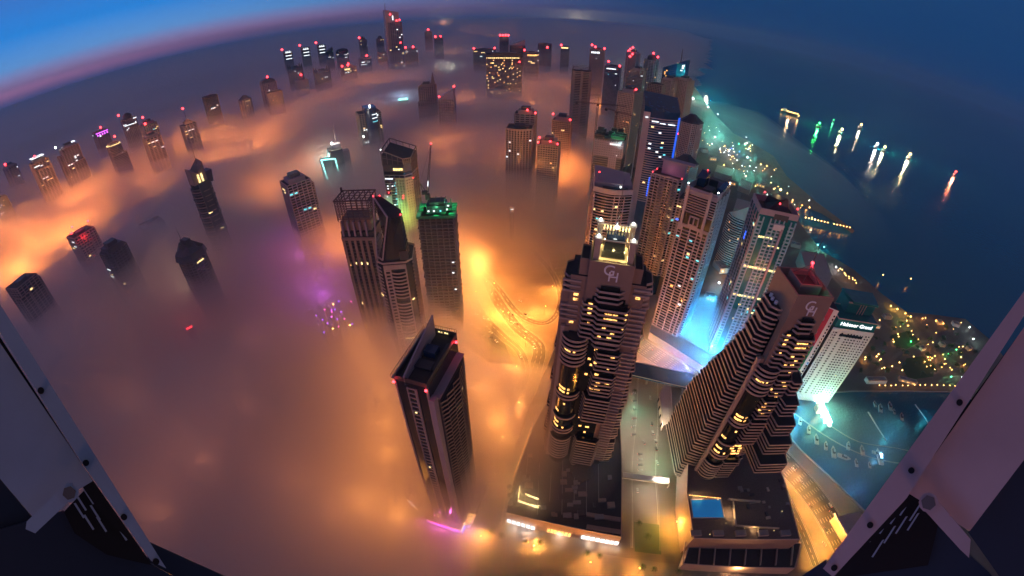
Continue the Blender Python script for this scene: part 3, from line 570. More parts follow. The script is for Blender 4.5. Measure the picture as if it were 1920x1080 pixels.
# big hotel block with two hundred small windows
def hotel():
    c = at(945, 101, 202); az_ = math.atan2(c.x, c.y); root = empty('hotel', (c.x, c.y, 0), -az_ + R(2), label='big dark hotel block covered with small yellow windows, red beacon near its right corner', category='hotel')
    w, d, z = 108, 40, 202; sh = rect(w, d); MB().prism(sh, 0, z, 0, None, 1).build('core', ['glass', 'roof'], root)
    mb = MB(); facade(mb, sh, 60, z - 8, 4.2, 1.5, 4.0, 1.5, .4); mb.build('facade', 'stone', root)
    MB().prism(inner(sh, .6), z - 7, z, 0).prism(rect(w * .7, d * .6), z, z + 5).build('top_storey', 'dark', root)
    rng = random.Random(3)
    for k in range(25):
        lit_at(root, -w/2 + 2 + 4*k + rng.choice((0, 0, 1)), -d/2 - .5, 191.5, 2.4, 3.2, 0, 'ly')
    for _ in range(62):
        k = rng.randrange(26); f = rng.randrange(5, 30); lit_at(root, -w/2 + 2 + 4*k, -d/2 - .5, 60 + 1.5 + 4.2*f + 1.3, 2.6, 2.9, 0, rng.choice(('ly', 'ly', 'lw')))
    beacon(root, w/2 - 8, -d/2 - 1, 178, 2.6, .3); return root
hotel()
def sword():
    c = at(741, 104, 150); D_ = math.hypot(c.x, c.y); azm = math.atan2(c.x, c.y); root = empty('tower', (c.x, c.y, 0), -azm + R(10), label='tallest hazy tower, sword shaped with a needle on its roof and a lit vertical slot', category='tower')
    v = ray(733, 18); zt = H + D_ * v[2] / math.hypot(v[0], v[1]); v = ray(738, 42); z0 = H + D_ * v[2] / math.hypot(v[0], v[1]); k = D_ / 2000
    w = 62 * k; d = 44 * k; s = rect(w, d, 5 * k, 0); MB().prism(s, 0, z0).build('core', 'blue', root)
    mb = MB(); facade(mb, s, 60, z0, 6, 1.6, 9, 1.4, .3); mb.build('facade', 'mauve', root)
    MB().prism(rect(w * .94, d, -5 * k, 0), 0, [zt, zt - 13 * k, zt - 13 * k, zt]).build('upper_shaft', 'mauve', root)
    MB().beam((-w * .45, 0, zt - 5), (-w * .45, 0, zt + 30 * k), 3 * k, 0, .8, 6).build('needle', 'steel', root)
    MB().box(-4 * k, 0, -d/2 - 1, -d/2 + .2, z0 + 10 * k, zt - 26 * k).build('lit_slot', 'lc', root)
    for x, z in ((-12 * k, zt - 22 * k), (14 * k, zt - 50 * k), (26 * k, zt - 48 * k), (24 * k, z0 - 90 * k)): beacon(root, x, -d/2 - 1, z, 3.4 * k, .3)
    rng = random.Random(5); lit(root, s, 10, 90, z0 - 10, 6, 1.6, 9, rng, ('lc', 'ly'), .6, 60)
sword()
def cyan_tower():
    c = at(627, 278, 112); az_ = math.atan2(c.x, c.y); root = empty('tower', (c.x, c.y, 0), -az_ + R(8), label='fogbound tower with a glowing cyan light frame on its side and a spire', category='tower')
    s = lens(24, 22, 4); MB().prism(s, 0, 112, 0, None, 1).build('core', ['dark', 'roof'], root); MB().prism(rect(16, 14, 3, 2), 112, 120).prism(rect(30, 16, 10, 4), 0, 104).build('wing', 'mauve', root)
    MB().beam((5, 3, 119), (5, 3, 158), 1.5, 0, .3, 6).build('spire', 'steel', root)
    mb = MB(); q = [(-24, -12, 62), (-28, -12, 100), (-4, -14, 97), (-2, -14, 74)]
    for i in range(3): mb.beam(q[i], q[i + 1], 1.5)
    mb.build('light_frame', 'cyan', root)
    MB().beam((-20, -12, 56), (-19, -12, 46), 1).beam((-18, -12, 42), (-16, -12, 30), 1).build('light_tube', 'cyan', root)
    mb = MB().prism([(-30, -11.5), (-2, -11.5), (-2, -6), (-30, -6)], 0, 101).build('side_block', 'dark', root)
    beacon(root, -4, -6, 120, 1.9, 2, 'lampw', 'roof_lamp'); plight(root.matrix_basis @ Vector((-4, -6, 128)), 2.5e4, (1, 1, .85), 1)
cyan_tower()
def notch_tower():
    c = at(374, 340, 156); az_ = math.atan2(c.x, c.y); root = empty('tower', (c.x, c.y, 0), -az_ + R(22), label='tall dark round balconied tower with notched crown, needle spire and two bright yellow slots', category='tower')
    s = oval(26, 26, 20); MB().prism(s, 0, 156, 0, None, 1).build('core', ['glass', 'roof'], root); mb = MB()
    for k in range(26):
        mb = MB(); mb.prism(oval(29.5, 29.5, 20) if k % 7 else oval(31, 31, 20), 58 + 3.6 * k, 59.4 + 3.6 * k); mb.build('balcony', 'dark' if k % 2 else 'stone', root)
    MB().prism(rect(15, 30, 0, 1), 0, 158).build('spine', 'dark', root)
    MB().prism([(-13, -12), (-4, -12), (-4, 2), (-13, 4)], 156, [176, 170, 172, 178]).prism([(-4, -12), (7, -11), (9, 10), (-4, 10)], 156, [168, 182, 184, 172]).build('crown', 'stone', root)
    MB().prism(rect(10, 14, 13, 4), 150, 166, 0, rect(12, 16, 14, 4)).build('crown_fin', 'dark', root)
    for x_ in (-6.2, -1.2): MB().box(x_, x_ + 2.4, -13.6, -13.2, 158, 169).build('lit_slot', 'ly', root)
    MB().beam((5, 2, 170), (5, 2, 198), 1.0, 0, .25, 6).build('spire', 'steel', root)
    lit_at(root, -5, -14, 115, 6, 1.6, 0, 'ly'); lit_at(root, 3, -14, 88, 5, 1.4, 0, 'ly')
notch_tower()
def hood_tower():
    c = at(352, 462, 116); az_ = math.atan2(c.x, c.y); root = empty('tower', (c.x, c.y, 0), -az_ + R(28), label='short black tower with a hooded faceted top, thin needle and one curved golden window', category='tower')
    s = cham(31, 28, 7); MB().prism(s, 0, 104, 0, None, 1).build('core', ['glass', 'roof'], root)
    mb = MB(); facade(mb, s, 50, 104, 3.4, 1.1, 5, .8, .3); mb.build('facade', 'dark', root)
    MB().prism(cham(36, 32, 8), 104, 112, 0, cham(32, 28, 7)).prism(cham(31, 27, 7), 112, [118, 114, 112, 118, 122, 122, 118, 116], 0, cham(20, 17, 5)).build('hood', 'dark', root)
    MB().prism(rect(7, 12, 1, 2), 112, 125).build('roof_block', 'dark', root)
    MB().beam((-3, 3, 118), (-3, 3, 142), .8, 0, .2, 6).build('spire', 'steel', root)
    lit_at(root, 0, -14.6, 99, 10, 1.7, 0, 'ly')
hood_tower()
# ------------------------------------------------------------------ the two stepped stone towers
def balcony(root, poly, z, open_last=True, name='balcony'):
    mb = MB(); mb.prism(poly, z - .35, z, 1); mb.ring(poly, .35, z - .3, z + .95, 0, not open_last); return mb.build(name, ['parapet', 'roof'], root)
def logo(root, x, y, z, s):
    text('G', s, 'logo', root, (x - s * .12, y, z + s * .2), (R(90), 0, 0), .2, 'logo_letter'); text('H', s * .95, 'logo', root, (x + s * .16, y - .1, z - s * .22), (R(90), 0, 0), .2, 'logo_letter')
FLH = 3.4
def stone_tower(cx, cy, rot, top, variant, label):
    SX = 1.0 if variant == 2 else 1.3; BX = 0 if variant == 2 else -6.5
    root = empty('tower', (cx, cy, 0), rot, label=label, category='tower'); rng = random.Random(variant)
    z = top
    MB().prism(rect(24, 28), 0, z - 7).ring(rect(22.6, 26.6), .7, z - 7, z).build('shaft', 'stone', root)
    MB().box(-11.3, 11.3, -13.3, 13.3, z - 7, z - 6.8).build('roof_deck', 'roof', root)
    # glazed bands behind the balconies
    MB().box(-6 * SX, 8 * SX, -14.4, -13.9, 4, z - 22).box(-12.5, -12, -9, 12, 4, z - 22).build('glass_wall', 'glass', root)
    nb = 0; zz = z - 16; k = 0
    WB = 12 if variant == 2 else 21
    while zz > 8:        # west face: balconies that step further out towards the ground
        t = z - zz
        if variant == 2: ext = 5 + t * .045 + (k % 4) * .7; y0, y1 = -7 - t * .01, 10 + 36 * sstep(20, 150, t)
        else: ext = 3.4 + t * .016 + (k % 9 > 6) * 1.2; y0, y1 = -8, 10
        balcony(root, [(-WB, y1), (-WB - ext, y1 - 3), (-WB - ext, y0 + 3), (-WB - ext * .4, y0), (-WB, y0)], zz); zz -= FLH; k += 1
    if variant == 2:
        for t0, yy in ((40, 18), (62, 25), (84, 32), (106, 39), (128, 44)): MB().box(-11.9, 12, 10, yy, 0, z - t0).build('stepped_mass', 'stone', root)
    else:
        for (x0, x1, t0) in ((-21, -12, 12), (12, 20.5, 13)): MB().prism([(x0, -11.5), (x1, -11.5), (x1, 10), (x0, 10)], 0, z - t0, 0, None, 1).build('side_mass', ['stone', 'roof'], root)
    bay = MB()
    # south face centre
    zz = z - 17; k = 0
    while zz > 14:
        t = z - zz
        if t < 27: p = [(-5, -14), (-3.5, -17), (5, -17), (7, -14)]
        elif t < 52: p = [(-10, -14), (-9, -16.5), (-4, -17), (-2.5, -19.5), (9, -19.5), (11, -14)]
        elif t < 60: p = [(-3, -14), (-1.5, -16.5), (8, -16.5), (10, -14)]
        elif t < 100: p = [(-1, -14), (.5, -18.5), (10, -18.5), (12, -14)] if k % 9 else None
        elif t < 128: p = [(-3, -14), (-1, -20), (11, -20), (12, -14)]
        elif t < 152: p = None
        else: p = [(-3, -14), (-1, -19), (10, -19), (12, -14)]
        if p: balcony(root, [(q[0] * SX, q[1]) for q in p], zz); nb += 1; MB().prism(inner([(q[0] * SX, q[1]) for q in p], -1.3), zz, zz + FLH - .36).build('glazed_bay', 'glass', root)
        zz -= FLH; k += 1
    # curved bay at the south west corner
    zb = z - 52; arc = lambda r, n=12: [(BX - 7.5 + r * math.cos(a), -12.5 + r * math.sin(a)) for a in [math.pi * .95 + (math.pi * .95) * i / n for i in range(n + 1)]]
    MB().prism(arc(6.6) + [(BX - 1, -8), (BX - 12, -8)], 0, zb, 0, None, 1).build('curved_bay', ['glass', 'roof'], root)
    for t in [0, 1, 2, 3, 4, 5, 6, 14.6, 15.6, 22, 26, 27, 30, 31, 32, 33, 34, 35, 36, 37]:
        h = zb - .5 - t * FLH
        if h > 12: mb = MB(); mb.prism(arc(8.2) + [(BX - 1, -9), (BX - 12, -9)], h - .35, h, 1).ring(arc(8.2), .35, h - .35, h + 1.15, 0, False); mb.build('curved_balcony', ['parapet', 'roof'], root)
    MB().box(BX - 17, BX - 14.8, -13.2, -11, 0, z - 48).build('pier', 'parapet', root); MB().box(BX - 14.8, BX - 12, -12.8, -10, 0, z - 48).build('pier_wall', 'stone', root)
    # stepped balconies up the east side
    mb = MB(); zz = z - 12; k = 0
    while zz > 10:
        g = k // 9; ex = (3.2 + 1.3 * (k % 3) * .5 + .9 * g); EX = 12 if variant == 2 else 20; p = [(EX, -11.5), (EX + ex, -9.5), (EX + ex, 1), (EX, 3)]
        if k % 11 != 10: mb.prism(p, zz - .35, zz, 1); mb.ring(p, .35, zz - .35, zz + 1.15, 0, False)
        zz -= FLH; k += 1
    o = mb.build('balcony', ['parapet', 'roof'], root); o['kind'] = 'stuff'
    if variant == 2:
        for q, (w_, dd, t) in enumerate(((20, 14, 62), (24, 18, 78), (28, 22, 94), (32, 26, 110), (36, 30, 128))):
            for s in range(4): balcony(root, [(10, -14), (12, -14 - (dd - 8)), (w_ - 2, -14 - (dd - 8)), (w_, -12), (w_, -4)], z - t - s * FLH, True, 'corner_terrace')
    # lit rooms
    def L(x, t, w, face='s', kind='lw', h=1.7, y=None):
        x = x * SX if face == 's' else x
        if face == 's': lit_at(root, x, -14.5 if y is None else y, z - t, w, h, 0, kind)
        else: lit_at(root, -WB - .6, x, z - t, w, h, R(-90), kind)
    for x, k_, w, y in [(-6, 0, 3.4, -15.5), (-6, 1, 3.4, -15.5), (-6, 2, 3, -15.5), (3, 1, 7.5, -18.4), (3, 2, 7.5, -18.4), (9.2, 1, 2.2, -16.6), (9.2, 2, 2, -16.6), (-5.5, 4, 2.6, -15.5), (1, 4, 2.2, -18.4), (5, 5, 2.2, -18.4), (8.6, 4, 2.2, -17), (-.5, 6, 2, -18.4), (4, 6, 2.4, -18.4)]: L(x, 28.9 + FLH * k_ - 1.7 + .1, w, y=y, h=2.0)
    for x, t, w in [(-2.8, 70, 1.8), (-3, 84, 1.8), (4, 88, 2.2), (9, 88, 2.2), (3, 84.6, 2.2)]: L(x, t, w)
    for _ in range(24 if variant == 2 else 9): L(rng.uniform(-2, 8), 129.2 + FLH * rng.randrange(0, 6), rng.choice((1.5, 1.9, 2.2)), y=-14.6)
    for _ in range(12): L(rng.uniform(0, 9), 17 + FLH * rng.randrange(13, 24) - 1.8, rng.choice((1.5, 1.9, 2.4)), y=-17.4)
    for _ in range(7): L(rng.uniform(-8, 10), rng.choice((58, 61.6, 75, 95, 105)) , 1.8)
    ar = arc(6.75, 14)
    for t, i0, i1 in [(62.5, 3, 7), (62.5, 8, 9), (96.5, 3, 7), (100, 3, 7), (99.9, 8, 9), (96.5, 8, 9), (112, 7, 8), (122, 2, 5), (134, 2, 6), (139, 2, 6), (139, 8, 9)]:
        for i in range(i0, i1):
            a, b_ = ar[i], ar[i + 1]; lit_at(root, (a[0] + b_[0]) / 2, (a[1] + b_[1]) / 2, z - t, 1.35, 1.7, math.atan2(b_[1] - a[1], b_[0] - a[0]), 'lw')
    for _ in range(9): L(rng.uniform(-6, 8), rng.choice(range(40, 150, 4)) + .5, 1.8, 'w', rng.choice(('lw', 'ly')))
    logo(root, 0, -14.15, z - 8.5 if variant == 2 else z - 6.5, 9.0)
    return root
GH2 = stone_tower(163, 169, R(-5), 204, 2, 'dark stepped stone tower with red lit open roof, GH emblem and angular balconies')
GH1 = stone_tower(55, 194, R(-13), 205, 1, 'dark stone tower with GH emblem, crowned by a yellow lit lantern with a needle')
# roof of the red lit tower
z = 204
MB().ring(rect(13, 14, 1, 2), .6, z - 7, z + 1.5).build('roof_enclosure', 'stone', GH2); MB().box(-5.4, 7.4, -4.9, 8.9, z - 1.6, z - 1.4).build('enclosure_roof', 'roof', GH2)
mb = MB()
for sx, sy in ((-5.5, -5), (7.5, -5), (7.5, 9), (-5.5, 9)): mb.beam((sx, sy, z - 1), (1, 2, z + 10), .35)
mb.beam((1, 2, z + 10), (1, 2, z + 30), .5, 0, .12, 6); mb.build('antenna', 'steel', GH2)
MB().ball((1, 2, z + 11), .9).build('beacon_light', 'red', GH2); plight(GH2.matrix_basis @ Vector((1, 1, z + 9.5)), 2200, (1, .03, .05), .8, 'beacon_glow')
plight(GH2.matrix_basis @ Vector((8.5, -9, z - 3)), 30, (.3, 1, .8), .3, 'roof_glow'); MB().ball((8.5, -9, z - 3.4), .35).build('roof_lamp', 'grn', GH2)
for x_, y_ in ((-13.6, -1), (-14.4, 2.5), (-13.8, 6)): MB().beam((x_, y_, z - 15.9), (x_, y_, z - 14), 2.2, 0, 2.2, 12).build('roof_tank', 'logo', GH2)
MB().prism(rect(6, 8, -13.5, 3), 0, z - 16).build('tank_shoulder', 'stone', GH2)
# lantern of the other one
z = 205; g = GH1
MB().box(-8, 8, -8, 8, z - 7, z - 2).build('lantern_base', 'sand', g)
MB().prism(rect(13, 12), z - 2, z + 9, 0, rect(10, 9)).build('lantern_glass', 'glass', g)
for sx in (-1, 1):
    for sy in (-1, 1):
        MB().prism(rect(3.2, 3.2, sx * 9, sy * 9.5), z - 7, z + 11).box(sx * 9 - 2, sx * 9 + 2, sy * 9.5 - 2, sy * 9.5 + 2, z + 11, z + 12).build('corner_pillar', 'sand', g)
        MB().ball((sx * 9, sy * 9.5, z + 12.8), .7).build('pillar_lamp', 'lampw', g)
mb = MB()
for sx in (-1, 1): mb.beam((sx * 9, -9.5, z + 8), (sx * 9, 9.5, z + 8), .5); mb.beam((-9, sx * 9.5, z + 10.5), (9, sx * 9.5, z + 10.5), .7)
mb.build('lantern_frame', 'sand', g)
mb = MB()
for i in range(9): mb.box(-7 + i * 1.7, -6.2 + i * 1.7, 5.5, 6.5, z + 9, z + 11.5)
mb.build('lantern_crest', 'ly', g)
MB().beam((0, 2, z + 9), (0, 2, z + 40), .8, 0, .15, 6).build('needle', 'steel', g)
MB().ball((0, 2, z + 13), 1.1).build('lantern_light', 'lampw', g); plight(g.matrix_basis @ Vector((0, 0, z + 14)), 1600, (.7, 1, 1), .5, 'lantern_glow')
for sx, sy, e in ((-6.2, -9, 900), (6.2, -9, 900), (-6.2, 8, 1200), (6.2, 8, 1200), (0, -10.5, 500)): plight(g.matrix_basis @ Vector((sx, sy, z + 1.5)), e * 1.6, (1, .78, .28), .4, 'lantern_glow')
for (x0, x1, zt) in ((-17, -12.1, z - 3), (12.1, 17, z - 5), (-25.5, -21.1, z - 26), (20.6, 24, z - 24)): MB().prism([(x0, -10), (x1, -10), (x1, 6), (x0, 6)], 0, zt, 0, None, 1).ring(inner([(x0, -10), (x1, -10), (x1, 6), (x0, 6)], -.4), .4, zt, zt + 1.3).build('shoulder', ['stone', 'roof'], g)
mb = MB()
for k in range(50): mb.box(-25, -15, -12.6, -11.6, z - 16 - 3.4 * k, z - 14.9 - 3.4 * k) if k not in (3, 4, 11) and (k < 9 or k > 44) else None; mb.box(14, 23, -13.2, -11.6, z - 16 - 3.4 * k, z - 14.9 - 3.4 * k) if k not in (2, 3, 13, 24) else None
o = mb.build('side_balcony', ['parapet'], g); o['kind'] = 'stuff'
for x_, t in ((-17, 24.6), (-17, 28), (-18, 45), (17, 21.2)): lit_at(g, x_, -11.8, z - t, 2.6, 1.6, 0, 'lw')
# ------------------------------------------------------------------ podiums
def podium(label, px, z, mat='stone', name='podium', cat='building', roof='roof', par='parapet'):
    pts = [at(x, y, z) for x, y in px]; pts = [(p.x, p.y) for p in pts]
    A = sum(pts[i][0] * pts[(i + 1) % len(pts)][1] - pts[(i + 1) % len(pts)][0] * pts[i][1] for i in range(len(pts)))
    if A < 0: pts = pts[::-1]
    c = Vector((sum(p[0] for p in pts) / len(pts), sum(p[1] for p in pts) / len(pts), 0)); loc = [(p[0] - c.x, p[1] - c.y) for p in pts]
    root = empty(name, c, 0, label=label, category=cat)
    MB().prism(loc, 0, z, 0, None, 1).build('walls', [mat, roof], root); MB().ring(inner(loc, -.5), .5, z, z + 1.1).build('parapet', par, root); return root, loc, c
P1, l1, c1 = podium('wide dark roofed podium with lit shop fronts below the tower with the yellow lantern', [(948, 962), (962, 905), (1000, 800), (1030, 740), (1160, 740), (1166, 870), (1165, 1008)], 17)
def lw_(root, c, x, y, z): v = at(x, y, z); return (v.x - c.x, v.y - c.y)
def arcade(root, c, a, b_, z0, z1, n, kind, gap=.25, name='shop_window'):
    a = Vector(lw_(root, c, *a, z1)); b_ = Vector(lw_(root, c, *b_, z1)); e = (b_ - a) / n; ang = math.atan2(e.y, e.x); nn = Vector((e.y, -e.x)).normalized() * .3
    for i in range(n):
        m_ = a + e * (i + .5) + nn; lit_at(root, m_.x, m_.y, (z0 + z1) / 2, e.length * (1 - gap), z1 - z0, ang, kind, name)
arcade(P1, c1, (950, 972), (1004, 988), 3, 9, 6, 'lc'); arcade(P1, c1, (1026, 990), (1072, 1000), 3, 10, 7, 'lw'); arcade(P1, c1, (1090, 1003), (1162, 1016), 3, 9, 8, 'lc')
for (x, y, e) in [(965, 990, 700), (990, 1000, 700), (1050, 1006, 900), (1105, 1018, 700), (1135, 1024, 700), (1155, 1026, 700)]: plight(at(x, y, 3), e, (1, .85, .7), .6, 'shop_glow')
arcade(P1, c1, (1000, 792), (962, 896), 8, 10, 18, 'lw', .1, 'wall_light'); arcade(P1, c1, (1162, 730), (1166, 880), 9, 11, 14, 'ly', .5, 'wall_light')
mb = MB()
for (a, b_) in [((975, 912), (972, 938)), ((972, 938), (1010, 950)), ((985, 925), (1010, 935))]:
    p, q = Vector(lw_(P1, c1, *a, 19)), Vector(lw_(P1, c1, *b_, 19)); mb.wall(p, q, .4, 17, 19.5)
mb.build('terrace_light', 'ly', P1)
for i, (x, y) in enumerate([(955, 915), (956, 930), (957, 945)]):
    v = lw_(P1, c1, x, y, 17); MB().prism([(v[0] + math.cos(t) * 2, v[1] + math.sin(t) * 2) for t in np.linspace(0, 5.8, 10)], 17, 19).build('cooling_unit', 'grey', P1)
for (x0, y0, x1, y1) in [(1100, 962, 1163, 972), (1100, 985, 1163, 995)]:
    p, q = Vector(lw_(P1, c1, x0, y0, 17)), Vector(lw_(P1, c1, x1, y1, 17)); MB().wall(p, q, 3, 17, 19).build('roof_ridge', 'stone', P1)
plight(at(978, 925, 22), 900, (1, .6, .2), .4, 'terrace_glow'); plight(at(1005, 947, 21), 700, (1, .7, .3), .4, 'terrace_glow')
# dome of the entrance
rng = random.Random(61)
for i in range(7): a_, b__ = lw_(P1, c1, 990 + i * 22, 850 + (i % 3) * 18, 17), lw_(P1, c1, 985 + i * 23, 940 + (i % 2) * 25, 17); MB().wall(a_, b__, .5, 17, 17.6).build('roof_duct', 'grey', P1)
for i in range(34):
    v = lw_(P1, c1, rng.uniform(985, 1150), rng.uniform(850, 975), 17); w_, d_ = rng.uniform(1, 3.4), rng.uniform(1, 2.6); MB().box(v[0] - w_, v[0] + w_, v[1] - d_, v[1] + d_, 17, 17 + rng.uniform(.8, 2.2)).build('roof_unit', rng.choice(('grey', 'dark', 'stone')), P1)
v = lw_(P1, c1, 1092, 885, 17); MB().ball((v[0], v[1], 17), 9, 0, 16, 4, .5, 0).build('roof_dome', 'roof', P1)
P2, l2, c2 = podium('terraced podium with a glowing blue pool below the red lit stepped tower', [(1287, 925), (1300, 1010), (1500, 1012), (1470, 905), (1440, 820), (1290, 800)], 30, roof='deckroof')
P3, l3, c3 = podium('low street front building with a framed pergola roof in front of the pool podium', [(1280, 1058), (1490, 1066), (1502, 1018), (1295, 1012)], 12, 'sand')
for i in range(16):
    v = lw_(P2, c2, rng.uniform(1385, 1480), rng.uniform(900, 980), 30); w_, d_ = rng.uniform(.8, 2.4), rng.uniform(.8, 2); MB().box(v[0] - w_, v[0] + w_, v[1] - d_, v[1] + d_, 30, 30 + rng.uniform(.8, 1.8)).build('roof_unit', rng.choice(('grey', 'dark', 'sand')), P2)
pool = [lw_(P2, c2, *p, 30.2) for p in [(1296, 938), (1300, 970), (1357, 970), (1350, 936)]]
mb = MB().prism(pool[::1], 30.05, 30.25); mb.build('pool', 'pool', P2)
MB().ring(inner(pool, .1), .8, 30, 30.5).build('pool_edge', 'parapet', P2)
arcade(P2, c2, (1292, 927), (1352, 933), 31, 32, 8, 'lw', .1, 'terrace_light')
mb = MB()
for (x0, y0, x1, y1) in [(1375, 940, 1380, 985), (1380, 985, 1460, 990), (1365, 935, 1425, 940)]: mb.wall(lw_(P2, c2, x0, y0, 31), lw_(P2, c2, x1, y1, 31), .8, 30, 32.4)
mb.build('terrace_wall', 'sand', P2)
for (x, y) in [(1345, 938), (1360, 982), (1375, 950), (1395, 992), (1420, 994), (1450, 996), (1465, 960), (1300, 1000), (1330, 1003)]:
    v = lw_(P2, c2, x, y, 31); MB().beam((v[0], v[1], 30), (v[0], v[1], 32), .15).build('lamp_post', 'steel', P2); MB().ball((v[0], v[1], 32.2), .3).build('terrace_lamp', 'ly', P2)
plight(at(1370, 960, 34), 1300, (1, .62, .25), .5, 'terrace_glow'); plight(at(1310, 930, 33), 900, (1, .65, .3), .4, 'terrace_glow'); plight(at(1415, 990, 33), 700, (1, .62, .25), .4, 'terrace_glow')
for i in range(8):
    x = 1285 + i * 29; a, b_ = lw_(P3, c3, x, 1016, 13), lw_(P3, c3, x - 4, 1060, 13); MB().wall(a, b_, .7, 12, 14).build('roof_beam', 'sand', P3)
for i in range(5):
    x = 1300 + i * 42; v = lw_(P2, c2, x, 1000, 30); MB().prism([(v[0] - 3, v[1] - 2.4), (v[0] + 5, v[1] - 3.2), (v[0] + 5.4, v[1] + 1), (v[0] - 2.6, v[1] + 1.8)], 30, 32.5, 0, None, 1).build('sunshade', ['sand', 'grey'], P2)
# ------------------------------------------------------------------ the black tower with a blade wall
def black_tower():
    root = empty('tower', (-43, 150, 0), R(-16), label='black tower with a pale blade wall slicing its roof and red corner lamps', category='tower'); w, d, z = 17.5, 38, 166
    MB().prism(rect(w, d), 0, z, 0, None, 1).build('core', ['glass', 'roof'], root)
    x0, x1, y0, y1 = -w/2, w/2, -d/2, d/2
    mb = MB()
    for k in range(42): mb.box(x0 + 6.2, x1 - 6, y0 - .5, y0, z - 4 - 3.5 * k, z - 3.3 - 3.5 * k)
    for x in (x0 + 6, x0 + 10.4, x1 - 6.4): mb.box(x, x + .5, y0 - .7, y0, 10, z - 3)
    mb.build('window_grid', 'parapet', root)
    for x in (x0 - .3, x1 - .6): MB().box(x, x + .9, y0 - .6, y0 + .6, 0, z).build('corner_pier', 'parapet', root)
    # blade wall on the roof, rising to the back
    MB().add([(x0 + 5, y0, z - 2), (x0 + 5, y1 - 2, z - 2), (x0 + 5, y1 - 2, z + 14), (x0 + 5, y0, z + 4), (x0 + 5.8, y0, z - 2), (x0 + 5.8, y1 - 2, z - 2), (x0 + 5.8, y1 - 2, z + 14), (x0 + 5.8, y0, z + 4)], [(0, 3, 2, 1), (4, 5, 6, 7), (0, 4, 7, 3), (1, 2, 6, 5), (3, 7, 6, 2), (0, 1, 5, 4)]).build('blade_wall', 'mauve', root)
    MB().ring(inner(rect(w, d), -.4), .4, z, z + 3).build('parapet', 'dark', root)
    MB().box(-2, 4.5, 0, 6, z, z + 4).build('plant_room', 'blue', root); MB().box(-3, 6, -9, -3, z, z + 1.6).build('roof_unit', 'dark', root); MB().box(6, 8, -8, 12, z, z + 1).build('walkway', 'dark', root)
    # rail along the west edge and the back
    mb = MB(); n = 26
    for i in range(n + 1): t = y0 + d * i / n; mb.box(x0 - 2.2, x0 - 2, t - .12, t + .12, z + .4, z + 3)
    mb.box(x0 - 2.2, x0 - 2, y0, y1, z + 2.8, z + 3); mb.box(x0 - 2.2, x0, y0, y1, z + .2, z + .5)
    for i in range(14): t = x0 + w * i / 13; mb.box(t - .12, t + .12, y1 + .1, y1 + .3, z + 3, z + 5)
    mb.box(x0, x1, y1 + .1, y1 + .3, z + 4.8, z + 5); mb.build('railing', 'sand', root)
    # east wing with chevron balconies
    MB().box(x1, x1 + 4, y0 + 3, y1 - 2, 0, z - 10, 0).build('east_wing', 'dark', root); MB().box(x1 - .2, x1 + 4.4, y0 + 2.8, y1 - 1.8, z - 10, z - 9.6).build('wing_roof', 'mauve', root)
    for k in range(44):
        zz = z - 14 - 3.4 * k; p = [(x1 + 4, y0 + 3), (x1 + 6.4, y0 + 6.5), (x1 + 5, y0 + 9), (x1 + 6.6, y0 + 14), (x1 + 5.2, y0 + 17), (x1 + 6.6, y0 + 22), (x1 + 5.4, y0 + 26), (x1 + 4, y1 - 3)]
        mb = MB().prism(p, zz - .3, zz, 1); mb.ring(p, .25, zz - .3, zz + .8, 0, False); mb.build('balcony', ['stone', 'roof'], root)
    MB().box(x1 + .2, x1 + 3, y0 - 1, y0 + 3, 0, z - 8).build('corner_pier', 'mauve', root)
    mb = MB()
    for k in range(44): mb.box(x0 - 1.6, x0, y0 + 5, y1 - 1, z - 8 - 3.4 * k, z - 7 - 3.4 * k)
    mb.build('west_facade', 'stone', root)
    for (x, y) in ((x0 - .6, y0 - .8), (x1 - .4, y0 - .8), (x1 + .8, y1 - 3)): MB().ball((x, y, z - 1), .75).build('beacon_light', 'red', root); plight(root.matrix_basis @ Vector((x, y - 1.4, z - 1)), 130, (1, .03, .05), .3, 'beacon_glow')
    for x in (1.5, 3, 5.2, 6.4): lit_at(root, x - 3, y1 - .6, z + 1.5, .8, .8, 0, 'ly', 'roof_lamp')
    for x, y, t in ((x0 + 8, y0 - .2, 23), (x0 + 8, y0 - .2, 79), (x1 - 3, y0 - .4, 144)): lit_at(root, x, y, z - t, 1.2, 1.2, 0, 'ly')
    for y, t in ((2, 38), (2, 34.6), (9, 30), (4, 100), (8, 96), (5, 58), (-6, 84)): lit_at(root, x1 + 4.5, y, z - t, 2.6, 1.8, R(90), 'ly')
    # entrance canopy and neon signs at the foot
    MB().box(-15, 15, -24, -15, 0, 9, 0).box(11, 20, -18, 20, 0, 7).build('podium', 'stone', root)
    mb = MB(); mb.box(15, 21, -16, -8, 7.2, 7.6); mb.build('glass_canopy', 'lw', root)
    mb = MB()
    for i in range(4): mb.box(15, 21, -16 + i * 2.6, -15.7 + i * 2.6, 7.6, 8)
    for i in range(3): mb.box(15 + i * 3, 15.2 + i * 3, -16, -8, 7.6, 8)
    mb.build('canopy_bars', 'dark', root)
    MB().box(-12, -1, -24.6, -24.2, 7, 8).box(2, 13, -24.6, -24.2, 7, 8).box(-.2, 1, -24.6, -24.2, 7, 8.4).build('neon_sign', 'pink', root)
    mb = MB(); rng = random.Random(9)
    for i in range(26): x = -13 + i * 1.05; mb.box(x, x + .3, -24.5, -24.2, 5.6 - rng.random() * 4, 6.2)
    mb.build('neon_fringe', 'violet', root)
    mb = MB()
    for i in range(11): mb.box(15.2, 15.5, -24 + i * .8, -23.6 + i * .8, 1.5, 5.5)
    mb.build('neon_strip', 'bluelight', root)
    mb = MB(); q = [(15, -25, 8), (15.4, -22, 9), (15, -20.5, 8.2), (15.6, -19, 9.4), (15.2, -17, 8.4)]
    for i in range(4): mb.beam(q[i], q[i + 1], .7)
